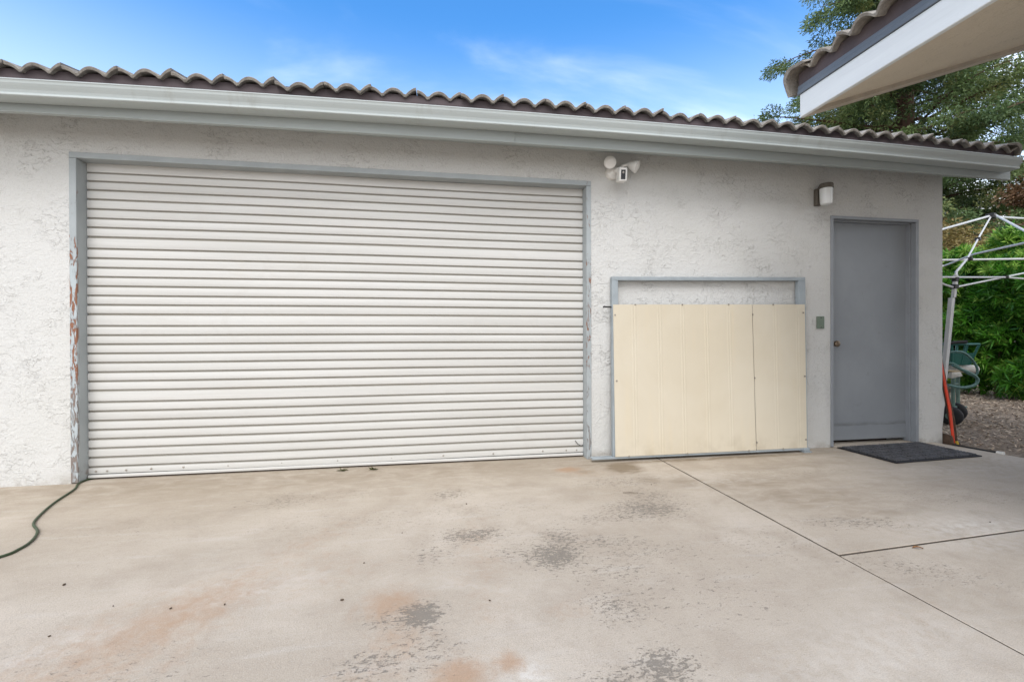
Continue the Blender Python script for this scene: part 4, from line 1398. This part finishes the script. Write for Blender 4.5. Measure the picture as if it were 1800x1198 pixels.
# ------------------------------------------------------------------ planting
def podocarpus(name, x0, x1, y0, y1, h, lab, ncl):
    root = empty(name, ((x0 + x1) / 2, (y0 + y1) / 2, -.035), lab, "hedge")
    # rosettes sit in a lumpy shell of the hedge volume
    u = rng.uniform(0, 1, ncl)
    y = y0 + (y1 - y0) * u
    z = .06 + (h - .06) * rng.beta(1.0, 1.0, ncl)
    lump = .22 * np.sin(y * 4.2 + 1.3) * np.sin(z * 3.7 + .6) + .14 * np.sin(y * 9.1 + z * 6.3) + .10 * np.sin(z * 11.0 - y * 5.0)
    under = np.where(z < .4, (.4 - z) * .7, 0)
    top = np.clip((z - h * .80) / (h * .2), 0, 1)
    depth = rng.exponential(.16, ncl)
    x = x0 + .30 + lump + under + top ** 2 * .8 + depth
    htop = h + .18 * np.sin(y * 3.1) + .12 * np.sin(y * 7.7) - .35 * np.clip((3.2 - y) / 1.2, 0, 1)
    z = np.minimum(z, htop)
    C = np.stack([x, y, z], 1)
    # the crown's top shoots
    nt = ncl // 5
    yt = rng.uniform(y0, y1, nt)
    Ct = np.stack([rng.uniform(x0 + .5, x1 - .2, nt), yt, h + .18 * np.sin(yt * 3.1) + .12 * np.sin(yt * 7.7) - .35 * np.clip((3.2 - yt) / 1.2, 0, 1) + rng.uniform(-.25, .10, nt)], 1)
    C = np.concatenate([C, Ct])
    out = np.concatenate([np.tile([[-.75, -.1, .35]], (ncl, 1)), np.tile([[-.25, 0, 1.0]], (nt, 1))])
    out = unit(out + rng.normal(0, .45, C.shape))
    nl = 15
    N_ = len(C)
    Cr = np.repeat(C, nl, 0)
    Or = np.repeat(out, nl, 0)
    D = unit(Or * .75 + rng.normal(0, .62, (N_ * nl, 3)))
    L = np.repeat(rng.uniform(.105, .175, N_), nl) * rng.uniform(.75, 1.15, N_ * nl)
    tint = np.clip(np.repeat(rng.uniform(0.0, .85, N_), nl) + rng.normal(0, .12, N_ * nl), 0, 1)
    fresh = np.repeat(((rng.uniform(0, 1, N_) < np.where(C[:, 2] > h * .80, .55, .16)) * rng.uniform(.25, .9, N_)), nl)
    leaf_cloud("foliage", Cr + Or * rng.uniform(-.03, .03, (N_ * nl, 1)), D, L, .021, tint, fresh, MATS['podo'], root, .25)
    st = MB()
    for k in range(14):
        yy = y0 + (y1 - y0) * (k + .5) / 14 + rng.uniform(-.1, .1)
        xx = (x0 + x1) / 2 + rng.uniform(-.15, .3)
        st.tube([(xx, yy, -.05), (xx + rng.uniform(-.1, .1), yy + rng.uniform(-.1, .1), h * .5), (xx + rng.uniform(-.2, .2), yy + rng.uniform(-.2, .2), h * .92)], [.030, .022, .008], 6)
    st.build("stems", MATS['bark'], root, True)
    # inner mass of darker leaves backing the gaps
    ni = 42000
    yi = rng.uniform(y0, y1, ni)
    zi = rng.uniform(.05, 1, ni) * (h - .15 - .35 * np.clip((3.2 - yi) / 1.2, 0, 1))
    xi = rng.uniform(x0 + .6, x1, ni) + np.where(zi < .4, (.4 - zi) * .5, 0)
    leaf_cloud("inner_foliage", np.stack([xi, yi, zi], 1), unit(rng.normal(size=(ni, 3)) + [0, 0, .2]), rng.uniform(.10, .18, ni), .03, rng.uniform(0, .3, ni), np.zeros(ni), MATS['podo'], root)
    return root


podocarpus("hedge", 8.95, 10.3, 0.6, 6.2, 2.62, "bright green narrow-leaved hedge behind the canopy frame", 4600)


def crown_tree(name, base, height, lab, cat, matname, limbs, leaf_len, leaf_w, per, clump_r, trunk_r, z_first, reach, droop, tip_rate=.12, seed=1, flat=.45, trunk_lean=(0, 0)):
    g_ = np.random.default_rng(seed)
    bx_, by_ = base
    root = empty(name, (bx_, by_, -.04), lab, cat)
    tm = MB()
    tm.tube([(bx_ + trunk_lean[0] * t, by_ + trunk_lean[1] * t, -.05 + height * t * .97) for t in np.linspace(0, 1, 9)], [trunk_r * (1 - t) ** .8 + .02 for t in np.linspace(0, 1, 9)], 10)
    trunk = tm.build("trunk", MATS['bark'], root, True)
    lm_ = MB()
    cl, cd, cs = [], [], []
    for i in range(limbs):
        f = (i + g_.uniform(0, 1)) / limbs
        z = z_first + (height * .98 - z_first) * f
        az_ = i * 2.399 + g_.normal(0, .4)
        rl2 = reach(f) * g_.uniform(.62, 1.08)
        d = np.array([math.cos(az_), math.sin(az_), 0.0])
        p0 = np.array([bx_ + trunk_lean[0] * z / height, by_ + trunk_lean[1] * z / height, z])
        up = g_.uniform(.05, .40)
        pts = []
        for t in np.linspace(0, 1, 6):
            pts.append(p0 + d * rl2 * t + np.array([0, 0, 1]) * rl2 * (up * t - droop * t * t) + np.array([-d[1], d[0], 0]) * rl2 * .08 * math.sin(3 * t + i))
        lm_.tube([tuple(p) for p in pts], [max(.010, .045 * (rl2 / 4) * (1 - t) + .008) for t in np.linspace(0, 1, 6)], 5)
        nc = max(3, int(rl2 * 2.9))
        for k in range(nc):
            t = .22 + .80 * (k + g_.uniform(0, 1)) / nc
            t = min(t, 1.03)
            q = t * 5
            a = min(int(q), 4)
            p = pts[a] + (pts[a + 1] - pts[a]) * (q - a)
            side = np.array([-d[1], d[0], 0]) * g_.normal(0, .26) * (rl2 * .55) * (1.1 - .5 * t)
            c = p + side + np.array([0, 0, g_.normal(-.05, .14)])
            cl.append(c)
            cd.append(unit((d * .8 + side * .6 + np.array([0, 0, -.15]))[None])[0])
            cs.append(clump_r * g_.uniform(.55, 1.15))
            if np.linalg.norm(side) > .3:
                lm_.tube([tuple(p), tuple(c)], [.014, .005], 4)
    lm_.build("limbs", MATS['bark'], trunk, True)
    cl, cd, cs = np.array(cl), np.array(cd), np.array(cs)
    N_ = len(cl)
    off = g_.normal(size=(N_, per, 3))
    off /= np.linalg.norm(off, axis=2)[..., None]
    off *= g_.uniform(0.1, 1, (N_, per, 1)) ** .55
    off *= cs[:, None, None] * np.array([1, 1, flat])
    C = (cl[:, None] + off).reshape(-1, 3)
    D = unit((cd[:, None] * .55 + off / (cs[:, None, None]) * .7).reshape(-1, 3) + g_.normal(0, .38, (N_ * per, 3)) + np.array([0, 0, -.05]))
    L = g_.uniform(.6, 1.25, N_ * per) * leaf_len
    tint = np.clip(np.repeat(g_.uniform(0, 1.0, N_), per) + g_.normal(0, .14, N_ * per), 0, 1)
    tip = np.repeat((g_.uniform(0, 1, N_) < tip_rate) * g_.uniform(.2, .8, N_), per)
    leaf_cloud("crown", C, D, L, leaf_w, tint, tip, MATS[matname], root, .35)
    return root


def redwood_reach(f):
    return 1.6 + 5.6 * (1 - f) ** .70 * (0.75 + .25 * math.sin(f * 23))


crown_tree("conifer_tree", (17.5, 10.95), 19.5, "tall dark green conifer with drooping sprays behind the garage roof", "tree", 'redwood', 185, .100, .036, 220, .50, .42, 3.2, redwood_reach, .26, .22, 12, .66)
crown_tree("russet_tree", (17.9, 7.3), 5.7, "russet-leaved tree behind the right end of the hedge", "tree", 'rustleaf', 44, .085, .05, 90, .42, .11, 2.0, lambda f: .7 + 1.2 * math.sin(math.pi * min(1, f * .9 + .15)), .05, .2, 5, .7)
crown_tree("olive_brown_shrub", (13.0, 6.6), 3.9, "olive-brown bush rising between the hedge and the conifer", "shrub", 'oliveleaf', 80, .075, .042, 110, .42, .08, .6, lambda f: .8 + 1.5 * math.sin(math.pi * min(1, f * .8 + .2)), .05, .25, 8, .75)
